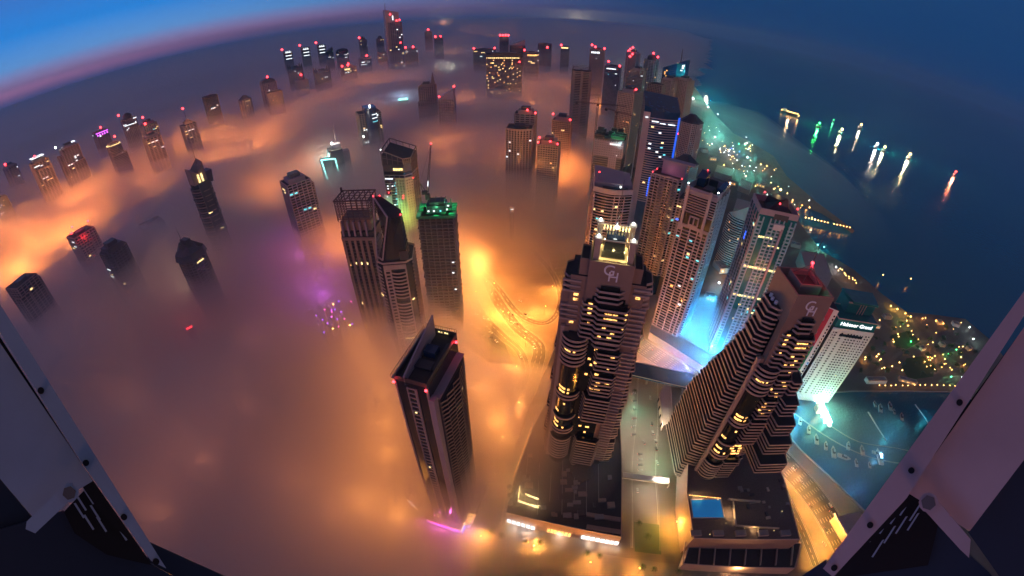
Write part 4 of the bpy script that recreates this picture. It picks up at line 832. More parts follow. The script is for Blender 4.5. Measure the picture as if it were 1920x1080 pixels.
    mb.build('script_sign', 'signw', root)
    mb = MB(); q = [(-34, -14, 6), (-31, -15, 8), (-29, -16, 6.8), (-26, -17, 7)]
    for i in range(3): mb.beam(q[i], q[i + 1], .7)
    MB().prism([(-35, -13), (-25, -17), (-24, -10), (-33, -8)], 0, 6).build('side_pavilion', 'stone', root)
    mb.build('script_sign', 'signw', root)
    plight(root.matrix_basis @ Vector((1, -27, 6)), 5500, (1, .1, .65), .6, 'neon_glow'); plight(root.matrix_basis @ Vector((18, -21, 5)), 900, (.3, .2, 1), .4, 'neon_glow'); plight(root.matrix_basis @ Vector((18, -12, 6)), 700, (1, .7, .3), .5, 'canopy_glow')
black_tower()
# ------------------------------------------------------------------ towers of the middle distance
def twisted():
    root = empty('tower', (-97, 290, 0), R(8), label='dark tower with a slanted, pale framed glass crown before the lattice topped tower', category='tower'); rng = random.Random(2)
    s = [(-13, -11), (-8, -15), (10, -15), (15, -10), (15, 12), (10, 15), (-9, 15), (-13, 11)]; zs = 142
    MB().prism(s, 0, zs, 0, None, 1).build('core', ['glass', 'roof'], root)
    mb = MB()
    for k in range(26): mb.box(14.8, 16.2, -11, 12, zs - 3 - 3.5 * k, zs - 2 - 3.5 * k)
    mb.build('east_balconies', 'stone', root)
    for k in range(24):
        zz = zs - 3.5 - 3.5 * k; p = [(-14.6, 8), (-15.4, 0), (-14.8, -10), (-10, -15.6)]
        mb = MB(); mb.ring(p, .4, zz - .3, zz + 1, 0, False); mb.build('curved_balcony', 'parapet', root)
    pan = MB(); pan.box(-8.2, -6.8, -16, -15, 20, zs - 1).box(-3.6, -2.4, -16, -15, 20, zs - 1).box(9.2, 10.2, -16, -15, 20, zs - 1).box(-8.2, 10.2, -16, -15, zs - 5, zs - 1)
    for k in range(22): pan.box(-8, -3, -15.9, -15, zs - 7 - 3.5 * k, zs - 5.6 - 3.5 * k)
    pan.build('white_frame', 'parapet', root)
    for k in range(20):
        if k % 9 == 8: continue
        zz = zs - 9 - 3.5 * k; p = [(-2.4 + 11.6 * i / 6, -15.2 - 1.8 * math.sin(math.pi * i / 6)) for i in range(7)]
        mb = MB().prism(p, zz - .3, zz, 1); mb.ring(p, .35, zz - .3, zz + 1, 0, False); mb.build('balcony', ['parapet', 'roof'], root)
    # crown: a glass block cut by a slanting facet on its west side
    zt = 186
    bot = [(-12, -11), (-5, -14), (12, -13), (13, -2), (10, 13), (-9, 13)]; top = [(1, -13), (4, -14), (11, -13), (11, -4), (-7, 13), (-12, 12)]
    MB().prism(bot, zs, [zt - 4, zt - 4, zt - 5, zt - 3, zt + 3, zt + 3], 0, top, 1).build('crown_glass', ['glass', 'roof'], root)
    fr = [(-12.4, 12, zt + 3.3), (1.2, -13.6, zt - 3.5), (-8, -13.6, zs + 3), (-12.6, -11, zs + 6)]
    mb = MB()
    for i in range(4): mb.beam(fr[i], fr[(i + 1) % 4], 1.1)
    mb.build('facet_frame', 'mauve', root)
    mb = MB()
    for i in range(1, 7):
        t = i / 7; a = Vector(fr[0]).lerp(Vector(fr[1]), t); b_ = Vector(fr[3]).lerp(Vector(fr[2]), t); mb.beam(a + Vector((.2, 0, 0)), b_ + Vector((.2, 0, 0)), .25)
    mb.build('facet_bars', 'dark', root)
    mb = MB()
    for k in range(10): mb.prism(inner([tuple(Vector(bot[i]).lerp(Vector(top[i]), k / 10)) for i in range(2, 5)] + [(0, 0)], .25), zs + 2 + 4 * k, zs + 2.3 + 4 * k)
    mb.build('glazing_bars', 'dark', root)
    MB().ring(inner(s, .2), .5, zs, zs + 1.5).build('shoulder_parapet', 'parapet', root); MB().box(6, 13, -14, -13.4, zs + 2, zs + 10).build('service_panel', 'dark', root)
    for x, y, zz in ((-7, 12, zt + 3), (-12, 11, zt + 3.5), (11, -11, zt - 4), (12, 8, zt + 1)): MB().ball((x, y, zz + .6), .55).build('beacon_light', 'red', root)
    lit_at(root, -14.8, -9, 108, 5, 1.6, R(-60), 'ly'); lit_at(root, 3.5, -15.6, 62, 9, 1.8, 0, 'ly'); lit_at(root, 12, -14, 105, 2.5, 1.5, R(45), 'ly')
    for x, t in ((8, 56), (8.5, 52), (8, 48)): lit_at(root, x, -16, t, 2.4, 1.6, 0, 'lc')
twisted()
def lattice():
    root = empty('tower', (-135, 321, 0), R(0), label='brown ribbed tower topped by an open steel lattice box, with three square yellow windows', category='tower')
    w, d, z = 30, 22, 152; s = rect(w, d)
    MB().prism(s, 0, z, 0, None, 1).build('core', ['glass', 'roof'], root)
    mb = MB()
    for x in (-15, -9.5, -4.2, 1.2, 6.6, 12.6): mb.box(x, x + 2.4, -d/2 - 1, -d/2, 0, z - 6)
    mb.box(-15.2, 15.2, -d/2 - 1.2, -d/2, z - 8, z - 5); mb.build('piers', 'stone', root)
    mb = MB(); facade(mb, s, 40, z - 8, 3.5, .7, 0, 0, .2); mb.build('spandrels', 'dark', root)
    for x in (-13.5, -8, -2.5, 3, 8.5): MB().box(x, x + 1.6, -d/2 - .8, -d/2 + 3, z - 4, z + 10).build('crown_pier', 'mauve', root)
    MB().box(-13, 13, -8, 9, z, z + 12).build('roof_storey', 'stone', root)
    mb = MB(); zt = z + 30
    for x in [-15 + 5 * i for i in range(7)]:
        for y in (-11, 11): mb.beam((x, y, z + 10), (x, y, zt), .6)
    for y in (-5.5, 0, 5.5):
        for x in (-15, 15): mb.beam((x, y, z + 10), (x, y, zt), .6)
    for k in range(8): mb.ring(rect(w - .4, d - .4), .35, z + 12 + k * 2.5, z + 12.5 + k * 2.5)
    for x in (-10, -5, 0, 5, 10): mb.beam((x, -11, zt), (x, 11, zt), .6)
    mb.ring(rect(w, d), .8, zt - 1, zt); mb.build('roof_lattice', 'steel', root)
    MB().beam((-15, 8, zt), (-15, 8, zt + 4), 1.4).build('roof_light', 'dark', root)
    for k in range(26): MB().prism([(-15, -8), (-15, 9), (-18, 7), (-18, -5)], z - 4 - 3.8 * k, z - 3 - 3.8 * k).build('west_balcony', 'stone', root)
    for k in range(16): MB().box(15, 17, -10, 6, z - 10 - 3.8 * k, z - 9 - 3.8 * k).build('east_balcony', 'mauve', root)
    for x in (-7.5, -2, 3.4): lit_at(root, x, -d/2 - .5, z - 32, 2.6, 2.6, 0, 'ly')
    lit_at(root, -13, -d/2 - .8, z - 34, 2, 1.2, 0, 'lw'); lit_at(root, -9, -d/2 - .6, z - 78, 2.8, 3, 0, 'ly')
lattice()
def green_tower():
    c = at(748, 290, 166); root = empty('tower', (c.x, c.y, 0), R(-6), label='tower with a sloping glass framed crown, green lit windows and one pale lime wall', category='tower'); rng = random.Random(8)
    w, d, z = 34, 30, 150; s = [(-16, -15), (10, -15), (17, -8), (17, 15), (-16, 15)]
    MB().prism(s, 0, z, 0, None, 1).build('core', ['glass', 'roof'], root)
    mb = MB(); facade(mb, s, 40, z - 4, 3.5, .9, 7, .5, .3); mb.build('facade', 'grey', root)
    z2 = z + 4; MB().prism(s, z - 1, z + 8, 0).ring(inner(s, .2), .5, z + 8, z + 9).build('crown_base', 'dark', root)
    zz = [z + 26, z + 16, z + 15, z + 22, z + 32]; mb = MB()
    for i in range(5):
        a, b_ = s[i], s[(i + 1) % 5]; mb.beam((*a, z + 8), (*a, zz[i]), .9); mb.beam((*a, zz[i]), (*b_, zz[(i + 1) % 5]), 1.0)
        for k in range(1, 4):
            t = k / 4; p = Vector((*a, 0)).lerp(Vector((*b_, 0)), t); h = zz[i] * (1 - t) + zz[(i + 1) % 5] * t; mb.beam((p.x, p.y, z + 8), (p.x, p.y, h), .4)
        mb.beam((*a, (zz[i] + z + 8) / 2), (*b_, (zz[(i + 1) % 5] + z + 8) / 2), .4)
    mb.build('crown_frame', 'grey', root)
    MB().prism(inner(s, -.3), z + 8, [h - 5 for h in zz], 0).build('crown_glass', 'dark', root)
    # pale wall with punched windows
    mb = MB(); mb.box(-2, 10, -16, -15.2, 20, z - 8); mb.build('pale_wall', 'lime', root); mb = MB().prism([(10.2, -15.6), (17.6, -8.2), (17, -8), (10, -15)], 20, z - 8); mb.build('pale_wall', 'lime', root)
    mb = MB()
    for k in range(30):
        for x in (-.5, 3.2, 6.8): mb.box(x, x + 1.6, -16.1, -15.8, z - 12 - 3.5 * k, z - 10.4 - 3.5 * k)
        for t in (.15, .45, .75): p = Vector((10.2, -15.6)).lerp(Vector((17.6, -8.2)), t); q = Vector((10.2, -15.6)).lerp(Vector((17.6, -8.2)), t + .15); mb.wall(p, q, .12, z - 12 - 3.5 * k, z - 10.4 - 3.5 * k)
    mb.box(-1, 9.5, -15.25, -15.15, 22, z - 10).build('window_grid', 'glass', root)
    MB().box(-19, -10, -17, -8, 0, z - 30, 0).build('west_block', 'white', root); mb = MB(); facade(mb, [(-19, -17), (-10, -17), (-10, -8), (-19, -8)], 30, z - 31, 3.5, 1.6, 3, 1, .3); mb.build('block_facade', 'white', root); 
    for i in range(5): lit_at(root, -2 + i * 2.4, -15.6, z + 3, 2.0, 2.8, 0, 'ly')
    for i in range(4): lit_at(root, -14 + i * 2.6, -15.4, z - 9, 2.0, 1.5, 0, 'lc')
    for k in range(16): lit_at(root, -4 + rng.choice((0, 1.6)), -15.5, z - 14 - 3.5 * rng.randrange(16), 1.4, 1.5, 0, 'lt')
    for k in range(9): lit_at(root, rng.choice((-14.5, -12, -9, -6)), -17.4, z - 14 - 3.5 * rng.randrange(10), 1.6, 1.4, 0, 'lc')
    for x, y, h in ((-16, -15, z + 27), (18, -8, z - 10), (-12, -17.6, z - 26), (6, -16.3, z - 30)): MB().ball((x, y, h), .7 if h < z else .5).build('beacon_light', 'red' if h < z else 'lampw', root)
    plight(root.matrix_basis @ Vector((10, -30, 96)), 9000, (.75, 1, .15), 2, 'facade_glow'); plight(root.matrix_basis @ Vector((-3, -24, 108)), 1800, (.1, 1, .5), 2, 'facade_glow')
green_tower()
def crane_tower():
    root = empty('tower_under_construction', (-70, 350, 0), R(3), label='unfinished concrete tower with a bright green netted top floor, carrying a tall leaning crane', category='building site'); w, d, z = 34, 27, 152
    MB().prism(rect(w - 5, d - 5), 0, z, 0).build('core', 'dark', root)
    for k in range(38):
        zz = z - 3.6 * k; e = .8 * (k % 3 == 0); MB().prism(inner(rect(w, d), e * .6), zz - .6, zz, 0).build('floor_slab', 'grey', root)
    mb = MB()
    for x in [-16 + 32 * i / 6 for i in range(7)]:
        for y in (-d/2 + .6, d/2 - .6): mb.box(x - .4, x + .4, y - .4, y + .4, 0, z)
    mb.build('columns', 'grey', root)
    mb = MB(); rng = random.Random(6)
    for k in range(30): x = rng.choice((-16.6, 16.6)); y = rng.uniform(-12, 12); h = z - rng.uniform(0, 100); MB().box(x - 1.4, x + 1.4, y - 1, y + 1, h, h + .4).build('scaffold_platform', 'steel', root)
    mb = MB()
    for i in range(26):
        a = rng.uniform(-16, 16); b_ = rng.uniform(-13, 13); mb.box(a - 2, a + 2, b_ - 1.4, b_ + 1.4, z, z + rng.uniform(.3, 1.8))
    mb.ring(rect(w + 1, d + 1), .2, z - 1, z + 1.6); mb.build('green_netting', 'net', root)
    MB().box(-9, 9, -6, 8, z, z + 8).box(-6, 8, -5, 6, z + 8, z + 11).build('formwork', 'dark', root)
    mb = MB()
    for x in (-6, -1, 4, 8): mb.box(x - .2, x + .2, -5, 6, z + 11, z + 12.2)
    mb.build('formwork_beams', 'steel', root)
    MB().beam((13, 2, z), (13, 2, z + 11), 1).build('site_mast', 'steel', root)
    for x, y, kd in ((-7, -7, 'lc'), (-2, -7, 'lc'), (4, -7, 'lt'), (9.5, -4, 'lc'), (10, 4, 'lc')): lit_at(root, x, y, z + 3.2, 1.6, 1.4, 0, kd, 'work_light')
    for x, y in ((-12, -9), (0, -10), (12, -8), (13, 8), (-13, 6)): plight(root.matrix_basis @ Vector((x, y, z + 5.5)), 900, (.12, 1, .42), .5, 'work_glow')
    lit_at(root, 12, -13.8, z - 60, 2, 1.5, 0, 'lc', 'work_light'); lit_at(root, 13, -13.8, z - 80, 2, 1.5, 0, 'lc', 'work_light'); lit_at(root, 12.6, -13.8, z - 48, 2, 1.2, 0, 'lc', 'work_light')
    # leaning crane, a thing of its own
    cr = empty('luffing_crane', root.matrix_basis @ Vector((-8, 3, z + 11)), R(3), label='crane with a steep leaning jib on top of the green netted unfinished tower', category='crane')
    MB().box(-2, 2, -2, 2, 0, 5).box(-5, 0, -1.5, 1.5, 5, 8).build('cab', 'steel', cr)
    mb = MB(); A = Vector((0, 0, 6)); B_ = Vector((7, -1, 52)); off = [Vector((-.9, -.8, 0)), Vector((.9, -.8, 0)), Vector((.9, .8, 0)), Vector((-.9, .8, 0))]
    for o_ in off: mb.beam(A + o_, B_ + o_ * .4, .3)
    N_ = 16
    for i in range(N_):
        for j in range(4): a = A.lerp(B_, i / N_) + off[j] * (1 - .6 * i / N_); b_ = A.lerp(B_, (i + 1) / N_) + off[(j + 1) % 4] * (1 - .6 * (i + 1) / N_); mb.beam(a, b_, .2)
    mb.build('jib', 'steel', cr)
    MB().beam((-4, 0, 7), (-6, 0, 16), .5).beam((-1, 0, 7), (-6, 0, 16), .5).beam((-6, 0, 16), B_, .14).build('stay_cables', 'steel', cr)
    MB().ball(B_ + Vector((0, 0, .6)), .7).build('tip_lamp', 'red', cr); MB().beam(A.lerp(B_, .15) + Vector((0, -1, 0)), A.lerp(B_, .26) + Vector((0, -1, 0)), .6).build('jib_light', 'lc', cr)
crane_tower()
def striped():
    root = empty('tower', (188, 362, 0), R(-42), label='tall tower striped with pink lit balcony frames and an open roof with white corner lamps', category='tower'); w, d, z = 32, 40, 180; rng = random.Random(12)
    s = rect(w, d); MB().prism(s, 0, z - 6, 0, None, 1).build('core', ['glass', 'roof'], root)
    x0, x1, y0, y1 = -w/2, w/2, -d/2, d/2
    def frame(zlo, zhi, xs, st, nm):
        mb = MB(); n = int((zhi - zlo) / st)
        for k in range(n): mb.box(x0, x1, y0 - .9, y0, zlo + st * k, zlo + st * k + .9)
        for x in xs: mb.box(x, x + 1.1, y0 - 1.1, y0, zlo, zhi)
        mb.build(nm, 'mauve', root)
    frame(10, z - 40, (x0, x0 + 4.5, x0 + 13, x0 + 21, x1 - 6, x1 - 1.1), 3.6, 'front_frame'); frame(z - 24, z - 2, (x0 + 1, x1 - 7), 2.6, 'upper_louvres')
    MB().box(x0, x1, y0 - 1.2, y0, z - 40, z - 37).build('band', 'mauve', root); MB().box(x0, x1, y0 - 1.2, y0, z - 3, z - 1).build('top_band', 'mauve', root); mb = MB().box(x0 + 10, x0 + 20, y0 - 1.2, y0, z - 28, z - 26.5).box(x0 + 10, x0 + 20, y0 - 1.2, y0, z - 37, z - 35.5)
    for x in (x0 + 10, x0 + 14.5, x0 + 19): mb.box(x, x + 1.1, y0 - 1.2, y0, z - 36, z - 27)
    mb.build('frame_panel', 'mauve', root)
    for x in (x0 + 1.6, x1 - 8): MB().box(x, x + 2.6, y0 - 2, y0, z - 44, z + 2).build('corner_pier', 'mauve', root)
    mb = MB()
    for k in range(44): mb.box(x1, x1 + .9, y0, y1, 10 + 3.6 * k, 11 + 3.6 * k)
    for y in (y0, y0 + 8, y0 + 12, y0 + 20, y0 + 24, y0 + 32, y1 - 1): mb.box(x1, x1 + 1.2, y, y + .9, 10, z - 6)
    mb.build('east_frame', 'white_cyanlit', root)
    for k in range(38): p = [(x1 + .6, y0 + 1), (x1 + 2.6, y0 + 2.5), (x1 + 2.6, y0 + 5.5), (x1 + .6, y0 + 7)]; mb = MB(); mb.prism(p, 14 + 3.6 * k, 14.3 + 3.6 * k, 1); mb.ring(p, .3, 14 + 3.6 * k, 15.2 + 3.6 * k, 0, False); mb.build('balcony', ['white', 'roof'], root)
    mb = MB()
    for k in range(44): mb.box(x0 - .9, x0, y0, y1, 10 + 3.6 * k, 11.4 + 3.6 * k)
    mb.build('west_frame', 'mauve', root)
    MB().ring(inner(s, -.6), .6, z - 6, z + 1).build('roof_parapet', 'mauve', root)
    MB().prism([(x0, y1 - 12), (x0 + 9, y1 - 12), (x0 + 9, y1), (x0, y1)], z - 6, [z + 3, z + 3, z + 8, z + 8]).build('roof_wing', 'blue', root); MB().prism([(x1 - 6, y0 + 14), (x1, y0 + 14), (x1, y1), (x1 - 6, y1)], z - 6, z + 3).build('roof_wing', 'blue', root)
    MB().box(-4, 5, -6, 8, z - 6, z - 2).build('plant_room', 'dark', root)
    mb = MB()
    for i in range(9): mb.box(x0 + 11 + i, x0 + 11.3 + i, y1 - 4, y1 - 1, z - 6, z + 2)
    mb.build('roof_louvres', 'dark', root)
    for x, y in ((x0 + 1, y0 + 1), (x1 - 1, y0 + 1), (x1 - 1, y1 - 1), (x0 + 5, y1 - 2)): MB().beam((x, y, z + 1), (x, y, z + 3), .3).build('lamp_post', 'steel', root); MB().ball((x, y, z + 3.5), .6).build('corner_lamp', 'lampw', root); plight(root.matrix_basis @ Vector((x, y, z + 4)), 200, (.8, .85, 1), .4, 'corner_glow')
    MB().ball((x0 + 6, y1 - 1, z + 9), .6).build('beacon_light', 'red', root)
    for x, t, kd in ((x0 + 2.6, 52, 'lt'), (x0 + 17, 52, 'lt'), (x0 + 18, 67, 'ly'), (x0 + 18, 71, 'lt'), (x1 - 3, 92, 'lt'), (x0 + 10, 110, 'lw'), (x0 + 18, 106, 'lc'), (x0 + 24, 128, 'lc'), (x0 + 22, 131, 'lw'), (x1 - 3, 70, 'lt')): lit_at(root, x, y0 - .3, z - t, 3, 2.2, 0, kd)
striped()
def teal_tower():
    root = empty('tower', (246, 331, 0), R(-17), label='teal glass tower with bright yellow window rows and three red roof lamps', category='tower'); w, d, z = 37, 36, 180; rng = random.Random(21)
    s = rect(w, d); x0, x1, y0, y1 = -w/2, w/2, -d/2, d/2
    MB().prism(s, 0, z - 6, 0, None, 1).build('core', ['teal', 'roof'], root)
    mb = MB(); 
    for x in (x0, x0 + 4.4, x0 + 11.5, x0 + 16, x1 - 17, x1 - 12.5, x1 - 5.6, x1 - 1.2): mb.box(x, x + 1.2, y0 - 1, y0, 8, z - 8)
    for k in range(44):
        h = 10 + 3.8 * k
        if h > z - 14: break
        mb.box(x0, x0 + 5, y0 - .9, y0, h, h + 1.4); mb.box(x0 + 12, x0 + 17, y0 - .9, y0, h, h + 1.4); mb.box(x1 - 17, x1 - 11.6, y0 - .9, y0, h, h + 1.4); mb.box(x1 - 6, x1, y0 - .9, y0, h, h + 1.4); mb.box(x0 + 16, x1 - 16, y0 - .7, y0, h, h + .8)
    mb.build('front_frame', 'white_cyanlit', root)
    MB().box(x0 + 24, x0 + 26, y0 - 3, y0, 6, z - 16).build('fin', 'mauve', root); MB().prism([(x0 + 16, y0 - 2.5), (x0 + 26, y0 - 2.5), (x0 + 26, y0), (x0 + 16, y0)], z - 18, z - 12).build('crown_panel', 'white', root)
    mb = MB()
    for k in range(42): mb.box(x0 - .6, x0, y0, y1, 10 + 3.8 * k, 10.8 + 3.8 * k)
    for y in (y0, y0 + 9, y0 + 18, y0 + 27, y1 - 1): mb.box(x0 - .9, x0, y, y + 1, 8, z - 6)
    mb.build('west_frame', 'mauve', root)
    MB().ring(inner(s, -.7), .9, z - 6, z).build('parapet', 'mauve', root); MB().prism(rect(22, 16, 3, 4), z - 6, z + 7, 0, oval(20, 14, 4)).build('crown', 'dark', root)
    MB().box(x0 + 14, x1 - 9, y0 - .4, y0 + 3, z - 9, z - 3).build('crown_slot', 'dark', root)
    for i in range(12): lit_at(root, x0 + 2.5 + i * 2.9, y0 - .35, 84, 2.3, 2.2, 0, 'ly'); lit_at(root, x0 + 2.5 + i * 2.9, y0 - .35, 118.4, 2.3, 2.2, 0, 'ly')
    for i in range(6): lit_at(root, x0 + 6 + i * 2.5, y0 - .35, 152, 2.2, 2, 0, 'ly')
    for i in range(5): lit_at(root, x0 + 18 + i * 2.5, y0 - .35, 144, 2.2, 1.6, 0, 'ly')
    for k in range(10): lit_at(root, rng.uniform(x0 + 8, x1 - 7), y0 - .35, 10 + 3.8 * rng.randrange(8, 20) + 2.2, 2.4, 2, 0, rng.choice(('ly', 'lt', 'lt')))
    for k in range(6): lit_at(root, x0 - .4, rng.uniform(-14, 14), 10 + 3.8 * rng.randrange(16, 40) + 2.2, 3, 2, R(-90), rng.choice(('ly', 'lt')))
    lit_at(root, x0 - .4, 4, 140, 4, 9, R(-90), 'bluelight', 'blue_window')
    for x, y in ((x0 + 9, y1 - 4), (x1 - 2, y0 + 4), (0, y0 + 8)): MB().beam((x, y, z), (x, y, z + 4), .3).build('beacon_mast', 'steel', root); MB().ball((x, y, z + 4.5), .8).build('beacon_light', 'red', root)
    MB().ball((6, y1 - 1, z + 9), 1.0).build('roof_lamp', 'lamp', root); plight(root.matrix_basis @ Vector((6, y1, z + 12)), 700, (1, .7, .3), .4, 'roof_glow')
    for x in (-3, 0, 3): MB().ball((x + 6, y0 - 12, 9), .9).build('entrance_lamp', 'lampw', root)
    MB().box(-8, 18, y0 - 20, y0 - 4, 0, 8).build('entrance_hall', 'grey', root)
teal_tower()
def grand_hotel():
    root = empty('hotel', (322, 254, 0), R(-13), label='pale green lit hotel slab with a name sign and a long flag down its side', category='hotel'); w, d, z = 46, 24, 100; s = rect(w, d); rng = random.Random(31)
    x0, x1, y0, y1 = -w/2, w/2, -d/2, d/2
    MB().prism(s, 0, z, 0, None, 1).build('core', ['glass', 'roof'], root)
    mb = MB()
    for k in range(29): h = 6 + 3.3 * k; mb.box(x0, x1, y0 - .5, y0, h, h + 1.6)
    for x in (x0, x0 + 8, x0 + 14.5, x1 - 15.5, x1 - 9.5, x1 - 2): mb.box(x, x + 2.1, y0 - .6, y0, 0, z)
    for i in range(13): mb.box(x0 + 3.4 * i, x0 + 3.4 * i + 1.1, y0 - .55, y0, 0, z)
    mb.box(x0, x1, y0 - .7, y0, z - 4, z); mb.box(x0, x1, y0 - .7, y0, 0, 10); mb.build('front_wall', 'white', root)
    MB().box(x0 + 10, x1 - 10, y0 - .8, y0 - .6, z - 9, z - 6).build('top_window', 'glass', root)
    MB().box(x0 + 1, x1 - 1, y0, y1, z, z + 10).build('sign_storey', 'teal', root); text('Habtoor Grand', 5.6, 'signw', root, (0, y0 - .25, z + 5), (R(90), 0, 0), .2, 'sign_letters')
    MB().ring(rect(w - 1, d, 0, 0), .5, z + 10, z + 11).build('parapet', 'parapet', root)
    MB().prism(rect(30, 20, 4, 10), z, z + 22).prism([(-8, -2), (20, -2), (24, 20), (-12, 20)], z + 22, z + 24).build('roof_tower', 'teal', root)
    mb = MB()
    for x in (2, 5, 8): mb.box(x, x + .6, -.8, -.1, z + 10, z + 22)
    mb.box(-12, 20, -.6, 0, z + 21, z + 22.5); mb.build('roof_piers', 'parapet', root)
    # side slab with the flag
    MB().prism([(x0 - 12, y0 + 8), (x0 - 1, y0 + 3), (x0 - 1, y1 + 4), (x0 - 12, y1 + 8)], 0, z + 16, 0, None, 1).build('side_slab', ['white', 'roof'], root)
    p, q = Vector((x0 - 12, y0 + 8)), Vector((x0 - 1, y0 + 3)); at_ = lambda t: p.lerp(q, t)
    mb = MB().wall(at_(.15), at_(.6), .3, z - 30, z + 15); mb.build('flag_red', material('flag red', (.42, .02, .05), .8), root)
    MB().wall(at_(.15), at_(.36), .3, 14, z - 30).build('flag_white', 'white', root); MB().wall(at_(.36), at_(.6), .3, 10, z - 30).build('flag_green', material('flag green', (.01, .22, .09), .8), root)
    mb = MB()
    for k in range(26): a, b_ = at_(.82), at_(.93); MB().wall(a, b_, .2, 8 + 4 * k, 10 + 4 * k).build('side_window', 'glass', root)
    lit_at(root, 6, y0 - .4, z - 24, 2, 2, 0, 'lw'); lit_at(root, 10, y0 - .4, z - 60, 2, 2, 0, 'ly')
    MB().box(2, 12, y0 - 18, y0 - 10, 0, 7).build('entrance_hall', 'sand', root); MB().ball((6, y0 - 20, 5), 1.4).build('entrance_lamp', 'lamp', root)
    plight(root.matrix_basis @ Vector((4, y0 - 22, 8)), 4000, (1, .7, .4), 1, 'entrance_glow')
    for x, e in ((-22, 8000), (0, 7500), (20, 5000)): plight(root.matrix_basis @ Vector((x, y0 - 34, 16)), e, (.35, 1, .62), 2, 'flood_glow')
grand_hotel()
def screen_tower():
    root = empty('tower', (180, 448, 0), R(-34), label='balconied tower with a pink lit roof screen, left of the pink striped tower', category='tower'); w, d, z = 36, 30, 158; rng = random.Random(17); s = [(-18, -15), (14, -15), (18, -11), (18, 15), (-18, 15)]
    MB().prism(s, 0, z, 0, None, 1).build('core', ['glass', 'roof'], root)
    mb = MB(); facade(mb, s, 30, z, 3.5, 1.3, 5, 1.1, .5); mb.build('facade', 'mauve', root)
    for k in range(34): p = [(-8, -15.5), (-6.5, -17.2), (-1.5, -17.2), (0, -15.5)]; mb = MB(); mb.prism(p, 36 + 3.5 * k, 36.3 + 3.5 * k, 1); mb.ring(p, .3, 36 + 3.5 * k, 37.2 + 3.5 * k, 0, False); mb.build('balcony', ['parapet', 'roof'], root)
    for k in range(34): p = [(6, -15.5), (7.5, -17.2), (11.5, -17.2), (13, -15.5)]; mb = MB(); mb.prism(p, 36 + 3.5 * k, 36.3 + 3.5 * k, 1); mb.ring(p, .3, 36 + 3.5 * k, 37.2 + 3.5 * k, 0, False); mb.build('balcony', ['parapet', 'roof'], root)
    MB().box(-10, 18, -2, -1, z, z + 16).build('roof_screen', 'mauve', root); MB().box(-12, 26, -3, 8, z + 16, z + 17.2).build('flat_canopy', 'mauve', root); MB().box(16, 17, -2, 8, z, z + 16).build('screen_side', 'mauve', root)
    MB().ring(inner(s, -.5), .5, z, z + 2).build('parapet', 'mauve', root)
    MB().box(18, 30, -12, 8, 0, z - 20).build('east_wing', 'dark', root); mb = MB(); facade(mb, [(18, -12), (30, -12), (30, 8), (18, 8)], 30, z - 20, 3.5, 1.1, 4, .8, .4); mb.build('wing_facade', 'mauve', root)
    for x, y in ((-17, -14), (17, -12), (-16, 0)): beacon(root, x, y, z + 1, .7, 1.5)
    plight(root.matrix_basis @ Vector((2, -9, z + 5)), 500, (1, .25, .4), .5, 'roof_glow')
    lit(root, s, 10, 50, z - 6, 3.5, 1.3, 5, rng, ('ly', 'lt'), .5, 30)
    for i in range(4): lit_at(root, 19 + 2.6 * i, -12.5, z - 30, 2, 1.6, 0, 'ly')
    lit_at(root, 24, -12.5, z - 46, 8, 2, 0, 'bluelight', 'blue_window')
screen_tower()
def white_curved():
    root = empty('tower', (113, 447, 0), R(-8), label='grey banded tower with curved sloping roof, just below the unfinished tower under two cranes', category='tower'); w, d, z = 42, 42, 142; s = lens(w, d, 6); rng = random.Random(19)
    MB().prism(s, 0, z, 0, None, 1).build('core', ['glass', 'roof'], root)
    mb = MB(); facade(mb, s, 30, z - 2, 3.5, 1.2, 0, 0, .8)
    for x in (-21, 1, 6.5, 12): mb.box(x, x + 1, -27.6, -20, 20, z - 2)
    mb.build('banded_facade', 'mauve', root)
    p2 = [(q[0], q[1]) for q in s]; MB().ring(inner(s, .2), .8, z - 1, z + 5).build('parapet', 'mauve', root)
    MB().prism([(-21, -14), (21, -10), (21, 20), (-21, 20)], z, [z + 8, z + 5, z + 9, z + 16], 0).build('sloping_roof', 'mauve', root); MB().box(-12, 16, -20, -15, z, z + 4).build('plant_room', 'dark', root)
    beacon(root, -17, -12, z + 10, .8, 8); MB().ball((8, -17, z + 5), .7).build('roof_lamp', 'lampw', root); lit_at(root, -10, -26.8, z - 22, 3, 1.8, 0, 'ly'); lit(root, s, 4, 60, 130, 3.5, 1.2, 5, rng, ('ly', 'lt'), .7, 30)
    mb = MB()
    for k in range(34): mb.box(-23.5, -21, -18, 16, 24 + 3.5 * k, 25.2 + 3.5 * k)
    mb.build('west_balconies', 'parapet', root)
white_curved()
